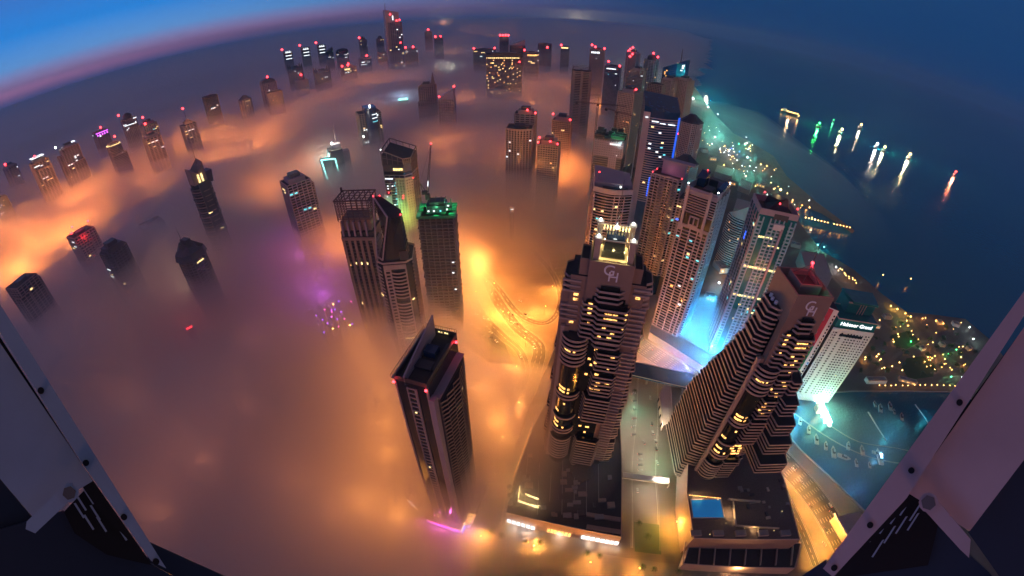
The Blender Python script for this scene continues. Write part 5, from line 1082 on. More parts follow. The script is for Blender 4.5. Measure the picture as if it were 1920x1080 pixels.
def site_tower():
    root = empty('tower_under_construction', (152, 645, 0), R(-20), label='unfinished tower with pink upper storeys and ragged green lit roof under two tower cranes', category='building site'); w, d, z = 46, 44, 152; rng = random.Random(23)
    MB().prism(rect(w - 2, d - 2), 0, z - 6).build('core', 'dark', root)
    mb = MB(); s = rect(w, d); facade(mb, s, z - 34, z - 8, 3.6, 2.1, 4, 2.1, .3); mb.build('upper_walls', 'mauve', root)
    for k in range(30): MB().prism(inner(s, .5 * (k % 2)), z - 36 - 3.6 * k, z - 35.3 - 3.6 * k).build('floor_slab', 'grey', root)
    mb = MB(); facade(mb, [(2, -22.6), (14, -22.6), (14, -22), (2, -22)], z - 66, z - 34, 3.6, 2, 4, 2, .3); mb.build('wall_panel', 'mauve', root)
    mb = MB()
    for i in range(22): a, b_ = rng.uniform(-20, 20), rng.uniform(-19, 19); e = rng.uniform(2, 6); MB().box(a - e, a + e, b_ - 2, b_ + 2, z - 8, z - 4 + rng.random() * 7).build('roof_formwork', 'dark', root)
    MB().box(4, 22, -22, -14, z - 5, z - 3.8).ring(rect(20, 16, 12, -12), .3, z - 4, z - 1).build('green_netting', 'net', root)
    plight(root.matrix_basis @ Vector((10, -18, z + 3)), 4000, (.15, 1, .5), .6, 'work_glow'); plight(root.matrix_basis @ Vector((16, -26, z - 10)), 1500, (.5, 1, .95), .6, 'work_glow')
    for x in (3, 6, 9, 12, 16): lit_at(root, x, -22.6, z - 13, 2.6, 1.6, 0, 'lc', 'work_light')
    lit_at(root, 14, -22.8, z - 30, 1.6, 1.6, 0, 'lc', 'work_light')
site_tower()
def hammer_crane(x, y, z, jib, ctr, ang, label):
    root = empty('tower_crane', (x, y, 0), ang, label=label, category='crane'); mb = MB(); r = 1.3
    for sx, sy in ((-r, -r), (r, -r), (r, r), (-r, r)): mb.beam((sx, sy, 0), (sx, sy, z), .5)
    h = 0; k = 0
    while h < z - 4:
        for (a, b_) in (((-r, -r), (r, -r)), ((r, -r), (r, r)), ((r, r), (-r, r)), ((-r, r), (-r, -r))):
            mb.beam((*(a if k % 2 else b_), h), (*(b_ if k % 2 else a), h + 4), .35)
        h += 4; k += 1
    mb.build('mast', 'steel', root); MB().box(-2, 2, -2, 2, z, z + 3).build('cab', 'steel', root)
    mb = MB(); 
    for yy in (-.8, .8): mb.beam((-ctr, yy, z + 3), (jib, yy, z + 3), .5)
    mb.beam((-ctr, 0, z + 4.6), (jib, 0, z + 4.4), .4); n = int((jib + ctr) / 4)
    for i in range(n): a = -ctr + 4 * i; mb.beam((a, -.8, z + 3), (a + 2, 0, z + 4.5), .25); mb.beam((a + 2, 0, z + 4.5), (a + 4, .8, z + 3), .25)
    mb.build('jib', 'steel', root); MB().box(-ctr, -ctr + 4, -1.4, 1.4, z - .5, z + 3).build('counterweight', 'dark', root)
    MB().beam((0, 0, z + 3), (0, 0, z + 15), .7).beam((0, 0, z + 15), (jib * .7, 0, z + 4.6), .2).beam((0, 0, z + 15), (-ctr, 0, z + 4.6), .2).build('apex', 'steel', root); return root
q = at(1121, 196, 178); hammer_crane(q.x, q.y, 176, 48, 38, R(-12), 'taller tower crane with a long level jib, left of the beige residence towers')
q = at(1156, 208, 172); hammer_crane(q.x, q.y, 168, 34, 26, R(-55), 'shorter tower crane right beside the taller one, over the unfinished tower')
def blue_fin():
    c = at(1268, 125, 206); azm = math.atan2(c.x, c.y); root = empty('tower', (c.x, c.y, 0), -azm + R(-14), label='blue glass tower with a sail shaped sloping top, twin masts and a white lit sign', category='tower'); w, d, z = 64, 46, 196; s = rect(w, d); rng = random.Random(41)
    MB().prism(s, 0, z, 0).prism(s, z, [z + 4, z + 34, z + 34, z + 4], 0).build('core', 'blue', root)
    mb = MB(); facade(mb, s, 80, z + 4, 5, .9, 0, 0, .3); mb.build('floor_bands', 'dark', root); MB().box(8, w/2 + .5, -d/2 - .8, -d/2, 60, z + 22).build('bright_face', 'teal', root)
    for y in (-6, 0): MB().beam((12, y, z + 20), (12, y, z + 62), 1.8, 0, .8, 6).build('mast', 'steel', root)
    for x, zz, ww, hh in ((23, z + 14, 5, 10), (20, z + 4, 6, 2.5), (26, z + 18, 2, 6)): lit_at(root, x + 2, -d/2 - 1.1, zz, ww, hh, 0, 'lc', 'sign')
    lit(root, s, 14, 130, z, 5, .9, 5, rng, ('lw', 'ly'), .4, 80); beacon(root, 6, -10, z + 18, 1.6, 2, 'lamp', 'roof_lamp')
    plight(root.matrix_basis @ Vector((26, -60, z)), 30000, (.1, .75, 1), 3, 'facade_glow')
blue_fin()
def blue_glass():
    c = at(1240, 196, 206); azm = math.atan2(c.x, c.y); root = empty('tower', (c.x, c.y, 0), -azm + R(8), label='tall dark blue glass tower with sloping roof, white strips and one blue edge', category='tower'); w, d, z = 52, 46, 200; s = lens(w, d, 7); rng = random.Random(43)
    MB().prism(s, 0, z, 0, None, 1).build('core', ['blue', 'roof'], root); n = len(s)
    MB().prism(s, z, [z + 4 + 14 * (p[1] + d/2) / d + 5 * (-p[0]) / w for p in s]).build('sloping_crown', 'blue', root)
    mb = MB(); facade(mb, s, 60, z - 6, 3.6, 1.3, 0, 0, .8, edges=[0, 1, 2, 3, 4, 5, 6, 7, 8]); mb.build('balcony_bands', 'mauve', root)
    MB().box(-w/2 - .6, -w/2 + 9, -d/2 - 5, -d/2 - 1, 20, z - 2).build('west_pier', 'mauve', root)
    MB().box(w/2 - 2, w/2 + 1, -d/2 - 1.5, -d/2 + 16, 60, z - 6).build('blue_edge', material('blue lit fin', (.02, .05, .25), .5, em=(.02, .12, .9), es=.55), root)
    for x0, x1, zz in ((-14, -4, z - 14), (-2, 6, z - 16), (10, 20, z - 16), (-24, -20, z - 9)): onface(root, 0, d, zz, x0, x1, 1.3, 'lc', 'light_strip', 7.4)
    lit(root, s, 16, 80, z - 20, 3.6, 1.3, 4, rng, ('ly', 'lt', 'lc'), .8, 60); beacon(root, w/2 + 1, -d/2, z - 30, 1.4, .2)
    for k in range(9): lit_at(root, -4, -d/2 - 7.6, 100 - k * 3.6, 2.4, 2, 0, 'bluelight', 'blue_window')
blue_glass()
# ------------------------------------------------------------------ lamps, cars, trees, shore, ships
def street_lamp(px, py, e, col=ORANGE, h=9, m='lamp', label=None, s=.35, z0=0):
    p = at(px, py, z0); root = empty('street_lamp', p, random.Random(px).uniform(0, 6), label=label or 'street lamp', category='street lamp')
    po = MB().beam((0, 0, 0), (0, 0, h), .22, 0, .12, 6).beam((0, 0, h), (1.4, 0, h + .3), .12).build('pole', 'steel', root); MB().box(1, 2, -.25, .25, h + .1, h + .4).build('lamp_head', m, po)
    if e: plight(root.matrix_basis @ Vector((1.5, 0, h - .6)), e, col, s, 'street_lamp_light')
    return root
PL = [((905, 1010), 'beside the neon fronted corner'), ((998, 1034), 'by the golden shop front'), ((1100, 1060), 'before the white shop fronts'), ((1195, 1076), 'at the street beside the wide podium'), ((1262, 990), 'at the corner of the car park street'), ((822, 975), 'just below the pink neon sign')]
for (x, y), l in PL: street_lamp(x, y, 14000, label='orange promenade lamp ' + l)
RD = [(905, 500), (925, 545), (955, 600), (985, 650), (968, 700), (945, 600), (895, 560), (975, 770), (945, 835), (925, 900), (870, 480), (1020, 590), (1035, 550), (1180, 690)]
NM = ['where the road leaves the unfinished tower', 'on the outer bend of the curving road', 'by the middle of the curving road', 'where the two curving roads meet', 'south of the road junction', 'between the two curving roads', 'beside the strip of parked cars', 'along the narrow street by the boundary wall', 'by the pale walled street corner', 'nearest the taxi', 'at the foot of the unfinished tower', 'on the loop road below the highway', 'at the bright end of the loop road', 'under the footbridge']
for (x, y), l in zip(RD, NM): street_lamp(x, y, 30000 if y < 700 else 9000, h=12, label='orange road lamp ' + l)
for (x, y, e, c_) in [(860, 478, 9000, ORANGE), (935, 575, 9000, (1, .5, .07)), (970, 628, 9000, (1, .5, .07)), (1045, 530, 7000, ORANGE), (1000, 575, 6000, ORANGE), (840, 545, 2500, (1, .8, .5)), (1200, 640, 5000, (1, .45, .15)), (1235, 665, 4500, (1, .5, .4)), (1290, 690, 9000, (.3, .35, 1)), (1312, 700, 6000, (.05, .3, 1)),
                     (1500, 900, 6500, (1, .4, .07)), (1530, 955, 7500, (1, .4, .07)), (1560, 1005, 7500, (1, .4, .07)), (1480, 865, 2600, (1, .45, .3)), (1540, 1030, 3000, (1, .5, .1)),
                     (1335, 655, 38000, (.03, .45, 1)), (1300, 610, 20000, (.03, .40, 1)), (1395, 640, 13000, (.05, .7, 1)), (1440, 560, 22000, (.05, .8, .9)), (1330, 1030, 1500, (1, .5, .2)), (1440, 1040, 1500, (1, .5, .2)), (1385, 1072, 1200, (1, .5, .2)), (1350, 560, 16000, (.04, .5, 1)), (1240, 790, 1500, (1, .85, .6)), (1215, 850, 1500, (1, .8, .6)), (1243, 865, 900, (.3, 1, .5)), (1190, 760, 1200, (.4, 1, .6)), (1180, 800, 1200, (1, .8, .6)), (1245, 900, 1500, (1, .85, .7)), (1252, 985, 2600, (1, .55, .05)), (1215, 930, 900, (1, .85, .7))]:
    plight(at(x, y, 11), e * 4, c_, .6, 'road_light')
# footbridge over the highway, blue lit
def slab(label, name, cat, px, z0, z1, mat, z_at=None):
    pts = [at(x, y, z1) for x, y in px]; c = sum(pts, Vector()) / len(pts); loc = [(p.x - c.x, p.y - c.y) for p in pts]
    A = sum(loc[i][0] * loc[(i + 1) % len(loc)][1] - loc[(i + 1) % len(loc)][0] * loc[i][1] for i in range(len(loc)))
    if A < 0: loc = loc[::-1]
    root = empty(name, (c.x, c.y, 0), 0, label=label, category=cat); MB().prism(loc, z0, z1).build('body', mat, root); MB().ring(inner(loc, -.3), .3, z1, z1 + .9).build('parapet', 'kerb', root); return root, c, loc
fb, c_, loc_ = slab('broad flat bridge crossing the highway between the two towers with GH emblems', 'bridge', 'bridge', [(1120, 664), (1322, 706), (1316, 734), (1118, 688)], 8, 10, 'blue')
for t in (.15, .5, .85): p = Vector(loc_[0]).lerp(Vector(loc_[1]), t); MB().box(p.x - 1, p.x + 1, p.y + 2, p.y + 4, 0, 8).build('pillar', 'kerb', fb)
st, c_, loc_ = slab('long low station hall with pale edge stripes below the pink striped tower', 'station', 'station', [(1222, 598), (1338, 668), (1322, 690), (1218, 624)], 0, 9, 'grey')
for i in range(7): a = Vector(loc_[0]).lerp(Vector(loc_[1]), (i + .5) / 7); MB().box(a.x - .3, a.x + .3, a.y - 2, a.y + 2, 9.1, 10.2).build('roof_rib', 'kerb', st)
gt, c_, loc_ = slab('small pavilion with tall slit windows at the edge of the car park street', 'pavilion', 'building', [(1236, 738), (1256, 700), (1262, 790), (1243, 800)], 0, 8, 'sand')
for i in range(4): a = Vector(loc_[0]).lerp(Vector(loc_[-1]), (i + .5) / 4); MB().box(a.x - .6, a.x + .2, a.y - .8, a.y + .8, 1, 6.5).build('slit_window', 'glass', gt)
g2, c_, loc_ = slab('white entrance canopy spanning the car park street between the podiums', 'canopy', 'canopy', [(1166, 884), (1255, 896), (1255, 908), (1167, 896)], 5.4, 6, 'white')
for k in (0, -1, 1, 2): MB().box(loc_[k][0] - .3, loc_[k][0] + .3, loc_[k][1] - .3, loc_[k][1] + .3, 0, 5.4).build('pillar', 'white', g2)
lb, c_, loc_ = slab('pale roofed villa block with stepped wings behind the right hand metal frame', 'building', 'building', [(1565, 968), (1590, 1010), (1640, 985), (1610, 960)], 0, 9, 'sand')
for i in range(4): a = Vector(loc_[0]).lerp(Vector(loc_[1]), (i + .5) / 4); MB().box(a.x - .4, a.x + .4, a.y - 3, a.y + 5, 9, 11).build('roof_wall', 'white', lb)
bb, c_, loc_ = slab('flat roofed dark annex at the foot of the unfinished tower by the curving road', 'building', 'building', [(785, 590), (835, 560), (850, 580), (842, 640), (880, 665), (800, 690)], 0, 10, 'grey')
ob, c_, loc_ = slab('orange lit site huts in a row beside the road at the unfinished tower', 'site_hut', 'hut', [(800, 556), (850, 552), (850, 562), (800, 568)], 0, 4, 'sand')
# cars
CM = {}
def car_proto(col):
    root = empty('parked_car', (0, 0, 0), 0)
    mb = MB(); pr = [(-2.2, .35), (2.2, .35), (2.25, .8), (1.3, .95), (-1.7, 1.0), (-2.25, .85)]
    mb.add([(x, -.88, z) for x, z in pr] + [(x, .88, z) for x, z in pr], [tuple(range(6)), tuple(range(11, 5, -1))] + [((i + 1) % 6, i, 6 + i, 6 + (i + 1) % 6) for i in range(6)]); mb.build('body', col, root)
    cb = [(-1.6, .98), (1.0, .94), (.4, 1.45), (-1.2, 1.47)]; mb = MB(); mb.add([(x, -.74, z) for x, z in cb] + [(x, .74, z) for x, z in cb], [(0, 1, 2, 3), (7, 6, 5, 4)] + [((i + 1) % 4, i, 4 + i, 4 + (i + 1) % 4) for i in range(4)]); mb.build('windows', 'glass', root)
    MB().box(-1.15, .35, -.7, .7, 1.46, 1.5).build('roof', col, root)
    for x in (-1.35, 1.4):
        for y in (-.8, .8): MB().beam((x, y - .1, .33), (x, y + .1, .33), .66, 0, .66, 10).build('wheel', 'tyre', root)
    for y in (-.6, .6): MB().box(2.2, 2.27, y - .15, y + .15, .6, .75).build('headlight', 'lampw', root); MB().box(-2.3, -2.24, y - .15, y + .15, .65, .78).build('taillight', 'red', root)
    return root
def copy_thing(o, loc, rot, label, group):
    c = o.copy(); COL.objects.link(c); c.location = loc; c.rotation_euler = (0, 0, rot); c['label'] = label; c['category'] = 'car'; c['group'] = group
    for ch in list(o.children): d = ch.copy(); COL.objects.link(d); d.parent = c
    return c
CARS = []
for i, (x, y) in enumerate([(1188, 738), (1189, 752), (1190, 768), (1189, 785), (1188, 800), (1188, 815)]): CARS.append((x, y, R(10), 'cars parked along the podium side', ['white', 'dark', 'silver', 'red', 'white', 'dark'][i], ['nearest the footbridge', 'second below the footbridge', 'in the middle, above the red one', 'under the green glow', 'below the red one', 'last of the row'][i]))
for i, (x, y) in enumerate([(1219, 746), (1222, 795), (1224, 812), (1229, 828), (1230, 842), (1232, 868), (1207, 830)]): CARS.append((x, y, R(80 + 4 * i), 'cars parked along the bright kerb', ['white', 'dark', 'white', 'silver', 'dark', 'white', 'silver'][i], ['beside the pavilion', 'below the pavilion', 'near the slit windows', 'at the top of the bright kerb', 'midway down the bright kerb', 'beside the green lamp', 'alone near the street centre'][i]))
for i in range(4): CARS.append((1200, 852 + i * 10, R(5), 'cars under the car park shade', 'silver' if i % 2 else 'dark', ['topmost', 'second', 'third', 'lowest'][i] + ' of four in the marked bays'))
CARS += [(1195, 920, R(85), 'cars on the streets', 'white', 'behind the entrance canopy'), (905, 881, R(-100), 'cars on the streets', 'white', 'driving alone up the narrow street'), (898, 905, R(-105), 'cars on the streets', 'dark', 'following on the narrow street'), (911, 936, R(-105), 'cars on the streets', 'red', 'waiting by the lit street corner')]
for i, (x, y) in enumerate([(868, 575), (877, 582), (893, 590), (882, 606), (897, 616), (910, 612), (905, 628), (920, 624), (921, 633), (856, 594), (845, 582), (872, 568), (930, 640)]):
    CARS.append((x, y, R(-50 + (i % 3) * 20), 'cars in the orange lit car park', ['silver', 'dark', 'white', 'dark', 'silver'][i % 5], ['first row by the huts', 'first row second bay', 'middle of the outer row', 'alone in the inner row', 'inner row near its middle', 'outer row under a lamp', 'inner row lower end', 'outer row lower end', 'touching the lower lamp', 'near the annex wall', 'in the upper corner', 'beside the entrance', 'lowest, by the road bend'][i]))
for i, (x, y) in enumerate([(1487, 880), (1503, 905), (1520, 950), (1558, 962), (1575, 990), (1545, 1020), (960, 605), (985, 590), (975, 565)]):
    CARS.append((x, y, R(-55 if i < 6 else -40), 'cars on the highway', ['white', 'silver', 'dark', 'white', 'red', 'silver', 'white', 'dark', 'white'][i], ['first past the stepped tower', 'second past the stepped tower', 'in the middle lanes', 'near the outer barrier', 'nearest the metal frame', 'on the slip road', 'at the junction of curving roads', 'just off the loop road', 'parked beside the loop road'][i]))
rng = random.Random(13)
for pth, n_c, ws, g_ in ((R1, 12, 16, 'cars on the curving road'), (R2, 7, 11, 'cars on the lower curving road'), (HW, 20, 26, 'cars on the highway')):
    for i in range(n_c):
        k = rng.randrange(3, len(pth) - 3); a, b__ = Vector(pth[k][:2]), Vector(pth[k + 1][:2]); e = (b__ - a).normalized(); n_ = Vector((-e.y, e.x)); o_ = rng.choice((-.36, -.16, .16, .36)) * ws; p = a.lerp(b__, rng.random()) + n_ * o_
        CARS.append((p, None, math.atan2(e.y, e.x) + (math.pi if o_ > 0 else 0), g_, rng.choice(('white', 'dark', 'silver')), 'driving on the ' + g_[12:]))
protos = {}
for x, y, r_, g_, c, t in CARS:
    if c not in protos: protos[c] = car_proto({'white': 'carw', 'dark': 'card', 'silver': 'cars', 'red': 'carr'}[c])
    copy_thing(protos[c], at(x, y, .06) if y is not None else Vector((x.x, x.y, .08)), r_, f'{c} car {t}', g_)
for o in protos.values():
    for ch in list(o.children): bpy.data.objects.remove(ch)
    bpy.data.objects.remove(o)
# palms along the promenade
def palm_proto():
    root = empty('palm_tree', (0, 0, 0)); MB().beam((0, 0, 0), (.3, 0, 7), .5, 0, .3, 7).build('trunk', 'bark', root); mb = MB(); rng = random.Random(1)
    for i in range(16):
        a = 2 * math.pi * i / 16 + rng.uniform(-.1, .1); L_ = rng.uniform(2.8, 3.6); pts = []
        for k in range(6): t = k / 5; pts.append(Vector((.3 + math.cos(a) * L_ * t, math.sin(a) * L_ * t, 7 + 1.1 * math.sin(t * 2.2) - 2.2 * t * t)))
        n = Vector((-math.sin(a), math.cos(a), 0))
        for k in range(5):
            for sg in (-1, 1):
                for f in (0, .5): p = pts[k].lerp(pts[k + 1], f); q = p + n * sg * (.9 - .12 * k) + Vector((math.cos(a), math.sin(a), -.5)) * .5; mb.add([p, pts[k].lerp(pts[k + 1], f + .3), q], [(0, 1, 2)])
    mb.build('crown', 'palm', root); return root
def tree_proto(seed, r=3.0, h=6.5):
    root = empty('tree', (0, 0, 0)); rng = random.Random(seed); mb = MB().beam((0, 0, 0), (.2, 0, h * .6), .5, 0, .3, 7)
    for i in range(5): a = i * 1.3; mb.beam((.2, 0, h * .5), (math.cos(a) * r * .6, math.sin(a) * r * .6, h * .85), .2, 0, .08, 5)
    mb.build('trunk', 'bark', root); mb = MB(); cl = [(rng.gauss(0, r * .5), rng.gauss(0, r * .5), h * .85 + rng.gauss(0, r * .28)) for _ in range(9)]
    for _ in range(420):
        c = rng.choice(cl); p = Vector(c) + Vector([rng.gauss(0, r * .22) for _ in range(3)]); u = Vector([rng.gauss(0, 1) for _ in range(3)]).normalized(); v = u.cross(Vector([rng.gauss(0, 1) for _ in range(3)])).normalized(); s = rng.uniform(.25, .5)
        mb.add([p - u * s, p + v * s * .6, p + u * s, p - v * s * .6], [(0, 1, 2, 3)])
    mb.build('crown', 'leaf', root); return root
def place(o, p, label, cat, group, s=1, rz=0, sh=None):
    c = o.copy(); COL.objects.link(c); c.location = p; c.scale = (s, s, s); c.rotation_euler = (0, 0, rz); c['label'] = label; c['category'] = cat
    if group: c['group'] = group
    for ch in list(o.children): d = ch.copy(); COL.objects.link(d); d.parent = c
def drop(o):
    for ch in list(o.children): bpy.data.objects.remove(ch)
    bpy.data.objects.remove(o)
pp = palm_proto(); rng = random.Random(77)
for i, (x, y, l) in enumerate([(922, 1003, 'left of the golden shop front'), (985, 1020, 'below the golden shop front'), (1012, 1022, 'just right of the golden shop front'), (1100, 1042, 'before the white shop fronts'), (1122, 1046, 'second before the white shop fronts'), (1200, 1066, 'at the car park street mouth'), (1222, 1070, 'right of the street mouth palm'), (1195, 985, 'over the planted court north side'), (1210, 1010, 'in the planted court'), (1180, 705, 'under the footbridge'), (1268, 1074, 'before the pergola roofed building'), (940, 1010, 'at the corner of the wide podium'), (1188, 740, 'at the head of the parked row')]):
    place(pp, at(x, y), 'palm tree ' + l, 'palm', 'palms around the podium streets', rng.uniform(.85, 1.2), rng.uniform(0, 6))
drop(pp)
# beach resort gardens
tp = [tree_proto(s) for s in (1, 2, 3)]
TR = [(1655, 650), (1668, 640), (1680, 655), (1692, 668), (1705, 640), (1718, 655), (1700, 628), (1740, 640), (1752, 655), (1765, 640), (1780, 655), (1795, 668), (1775, 672), (1760, 690), (1790, 690), (1650, 670), (1640, 690), (1660, 700), (1690, 690), (1715, 685), (1735, 672), (1810, 650), (1825, 665), (1800, 700), (1820, 690), (1625, 680), (1632, 660), (1672, 622), (1688, 612), (1735, 618), (1745, 700), (1725, 705), (1770, 620), (1790, 632), (1845, 660), (1700, 600), (1610, 700), (1640, 640)]
WH = ['by the shore', 'beside the garden path', 'near the hotel', 'under an orange lamp', 'in the green lit lawn', 'by the quay']
for i, (x, y) in enumerate(TR):
    place(tp[i % 3], at(x, y), 'leafy garden tree in the resort grounds between the hotel and the sea', 'tree', 'resort garden trees', rng.uniform(.9, 1.5), rng.uniform(0, 6))
for o in tp: drop(o)
def garden_lamp(px, py, e, mat='lamp', col=ORANGE, r=.6, h=4, label='', grp='resort garden lamps'):
    p = at(px, py); root = empty('garden_lamp', p, 0, label=label or 'small globe lamp glowing in the resort grounds between the hotel and the sea', category='lamp', group=grp)
    MB().beam((0, 0, 0), (0, 0, h), .15, 0, .12, 6).build('pole', 'steel', root); MB().ball((0, 0, h + r * .8), r, 0, 8, 5).build('globe', mat, root)
    if e: plight(p + Vector((0, 0, h + 2.5)), e, col, .4, 'garden_glow')
rng = random.Random(5)
for i in range(62):
    while True:
        x, y = rng.uniform(1615, 1810), rng.uniform(600, 700)
        if y > 590 + (x - 1650) * .12 and (x > 1640 or y > 640): break
    garden_lamp(x, y, 900 if i % 5 == 0 else 0, r=rng.uniform(.35, .7))
for (x, y, m, c, e) in [(1690, 612, 'grn', (.15, 1, .3), 1500), (1705, 645, 'grn', (.15, 1, .3), 1500), (1775, 668, 'grn', (.2, 1, .3), 1600), (1790, 660, 'grn', (.2, 1, .3), 1200), (1815, 618, 'lampw', (.5, .9, 1), 1800), (1822, 640, 'lampw', (.5, .9, 1), 1400), (1780, 711, 'grn', (.3, 1, .4), 800), (1800, 712, 'lampw', (.6, 1, .8), 1000)]:
    garden_lamp(x, y, e, m, c, .8, label='bright %s lamp in the resort grounds beyond the hotel' % ('green' if m == 'grn' else 'white'))
for (x, y) in [(1668, 578), (1680, 584), (1695, 592), (1705, 598)]: garden_lamp(x, y, 2600, 'lamp', (1, .6, .08), .9, label='strong yellow lamp on the shore terrace right behind the hotel roof')
for k in range(14): garden_lamp(1645 + k * 11 + rng.uniform(-2, 2), 727 + rng.uniform(-1, 1), 150 if k % 3 == 0 else 0, r=.45, label='quayside lamp along the marina edge of the resort', grp='quayside lamps')
# shore lamps further up the coast
def shore_lamp(x, y, r, m='lamp', e=0, col=ORANGE, label='', h=8):
    p = at(x, y); d = math.hypot(p.x, p.y); root = empty('shore_lamp', p, 0, label=label, category='lamp', group='lamps along the shore'); MB().beam((0, 0, 0), (0, 0, h), .3, 0, .2, 5).build('pole', 'steel', root); MB().ball((0, 0, h + r * .7), r, 0, 7, 4).build('lamp_head', m, root)
    if e: plight(p + Vector((0, 0, h + r * 2 + 2)), e, col, r, 'shore_glow')
for i in range(15):
    if i != 8: shore_lamp(1508 + i * 5.9, 415 + i * 1.3, .9, 'lamp', 700 if i % 3 == 0 else 0, label='evenly spaced warm lamp on the straight breakwater pier')
rng = random.Random(15)
for i in range(64):
    t = rng.random(); x = 1318 + t * 190 + rng.uniform(-22, 22); y = 245 + t * 150 + rng.uniform(-16, 30)
    if x - 1318 > (y - 200) * 1.5 + 40: continue
    shore_lamp(x, y, rng.uniform(.45, 1.0), rng.choice(('lamp', 'lamp', 'lampw')), 2500 if i % 6 == 0 else 0, rng.choice((ORANGE, (1, .7, .4))), label='scattered small lamp among the low beach buildings')
for (x, y, r, m, c, e, l) in [(1299, 189, 3.6, 'lampw', (.85, 1, .8), 60000, 'brightest white lamp at the shore, beside the stepped beige residence tower'), (1327, 205, 3.0, 'lampw', (.8, 1, .8), 40000, 'second bright white lamp on the shore bend'), (1345, 218, 1.6, 'lampw', (.7, 1, .7), 12000, 'white lamp on the small pier point'),
        (1384, 275, 1.7, 'grn', (.1, 1, .6), 9000, 'green lamp at the beach club, upper one'), (1396, 277, 1.7, 'grn', (.1, 1, .6), 9000, 'green lamp at the beach club, lower one'), (1370, 284, 1.5, 'bluelight', (.05, .25, 1), 16000, 'blue lamp at the beach club'), (1385, 290, 1.4, 'bluelight', (.05, .25, 1), 14000, 'second blue lamp at the beach club'),
        (1400, 301, 1.6, 'lampw', (.4, 1, 1), 5000, 'cyan white lamp below the beach club'), (1340, 262, 1.4, 'lampw', (.6, .9, 1), 6000, 'white lamp left of the beach club'), (1334, 275, 1.4, 'lampw', (.5, .9, 1), 6000, 'bluish lamp under the white one left of the beach club'),
        (1345, 322, 1.5, 'lamp', ORANGE, 14000, 'orange lamp in the lit square behind the pink striped tower'), (1356, 316, 1.3, 'lamp', ORANGE, 14000, 'second orange lamp in the lit square behind the pink striped tower'),
        (1425, 314, 1.2, 'lamp', ORANGE, 1500, 'warm lamp on the sea side path, left of a pair'), (1436, 317, 1.2, 'lamp', ORANGE, 1500, 'warm lamp on the sea side path, right of a pair'), (1530, 467, 1.3, 'cyan', (.2, 1, .8), 6000, 'cyan lamp on the far shore behind the red lit roof'), (1542, 471, 1.2, 'cyan', (.2, 1, .8), 5000, 'second cyan lamp behind the red lit roof'),
        (1564, 509, 1.0, 'lampw', (.7, .8, 1), 5000, 'white star bright lamp right of the red lit roof'), (1652, 523, .8, 'lamp', ORANGE, 300, 'dim lamp far out on the water beyond the hotel'), (1704, 530, .8, 'lamp', ORANGE, 300, 'dim reddish lamp farthest out beyond the hotel'),
        (1352, 518, .9, 'lamp', ORANGE, 1500, 'lamp behind the pink striped tower, left on the back street'), (1362, 528, .9, 'lamp', ORANGE, 1800, 'middle lamp on the back street behind the pink striped tower'), (1345, 540, 1.2, 'lampw', (1, .9, .8), 4000, 'white lamp on the back street behind the pink striped tower'), (1398, 262, 1.1, 'lampw', (.6, 1, .8), 3000, 'white lamp above the beach club')]:
    shore_lamp(x, y, r, m, e, c, l)
for i in range(26): shore_lamp(rng.uniform(1345, 1375) if i < 13 else rng.uniform(1392, 1412), rng.uniform(277, 292) if i < 13 else rng.uniform(272, 285), .9, 'lampw' if i % 2 else 'lamp', 0, label='tiny lamp in the dense cluster of the beach club')
for i in range(12): a = i / 12; shore_lamp(1570 + a * 34 + rng.uniform(-2, 2), 512 + a * 26 + rng.uniform(-3, 3), .6, 'lamp', 500 if i % 4 == 0 else 0, label='small warm lamp of the curved shore path right of the red lit roof')
# low buildings by the shore
for (px, z, l) in [([(1345, 310), (1378, 318), (1372, 332), (1340, 322)], 14, 'orange lit low beach hotel behind the pink striped tower'), ([(1388, 336), (1412, 344), (1406, 358), (1384, 350)], 10, 'low pale building on the beach road'), ([(1382, 372), (1412, 380), (1408, 400), (1376, 390)], 14, 'flat sand coloured building with a lit edge beside the teal tower'), ([(1295, 198), (1318, 206), (1316, 222), (1293, 215)], 16, 'low lit block at the shore beside the tallest beach residences'), ([(1500, 470), (1545, 478), (1560, 520), (1548, 545), (1510, 500)], 22, 'hazy blue roofed building with a swooping pale roof just behind the red lit roof')]:
    slab(l, 'building', 'building', px, 0, z, 'sand')
rng = random.Random(91)
for i, (x, y, w_, d_, h_) in enumerate([(1372, 346, 20, 12, 9), (1360, 360, 16, 12, 7), (1425, 350, 22, 12, 8), (1438, 368, 16, 14, 6), (1420, 400, 18, 12, 12), (1452, 392, 20, 10, 7), (1392, 432, 22, 16, 10), (1365, 440, 16, 16, 9), (1475, 440, 14, 18, 8), (1490, 462, 18, 12, 6), (1335, 300, 18, 14, 8), (1320, 285, 16, 12, 9), (1640, 612, 12, 9, 5), (1662, 596, 14, 8, 5), (1760, 606, 12, 9, 4), (1790, 610, 12, 8, 5), (1728, 655, 9, 7, 4), (1765, 648, 9, 7, 4), (1700, 716, 26, 6, 4), (1640, 716, 30, 7, 5), (1815, 655, 10, 7, 4), (1350, 505, 16, 22, 8), (1330, 560, 12, 12, 6)]):
    p = at(x, y); root = empty('low_building', (p.x, p.y, 0), rng.uniform(-.7, .2), label='small flat roofed pavilion among the scattered lamps of the beach side', category='building', group='low pavilions by the beach'); s = rect(w_, d_)
    MB().prism(s, 0, h_, 0, None, 1).build('walls', [rng.choice(('sand', 'beige', 'white')), 'grey'], root); MB().ring(inner(s, -.4), .4, h_, h_ + .9).build('parapet', 'sand', root); MB().box(-w_*.2, w_*.1, -d_*.2, d_*.2, h_, h_ + 1.8).build('roof_unit', 'grey', root)
    if i % 2 == 0:
        for k in range(3): lit_at(root, -w_*.3 + k * w_*.3, -d_/2 - .1, h_ * .5, w_*.14, h_ * .3, 0, 'lw')
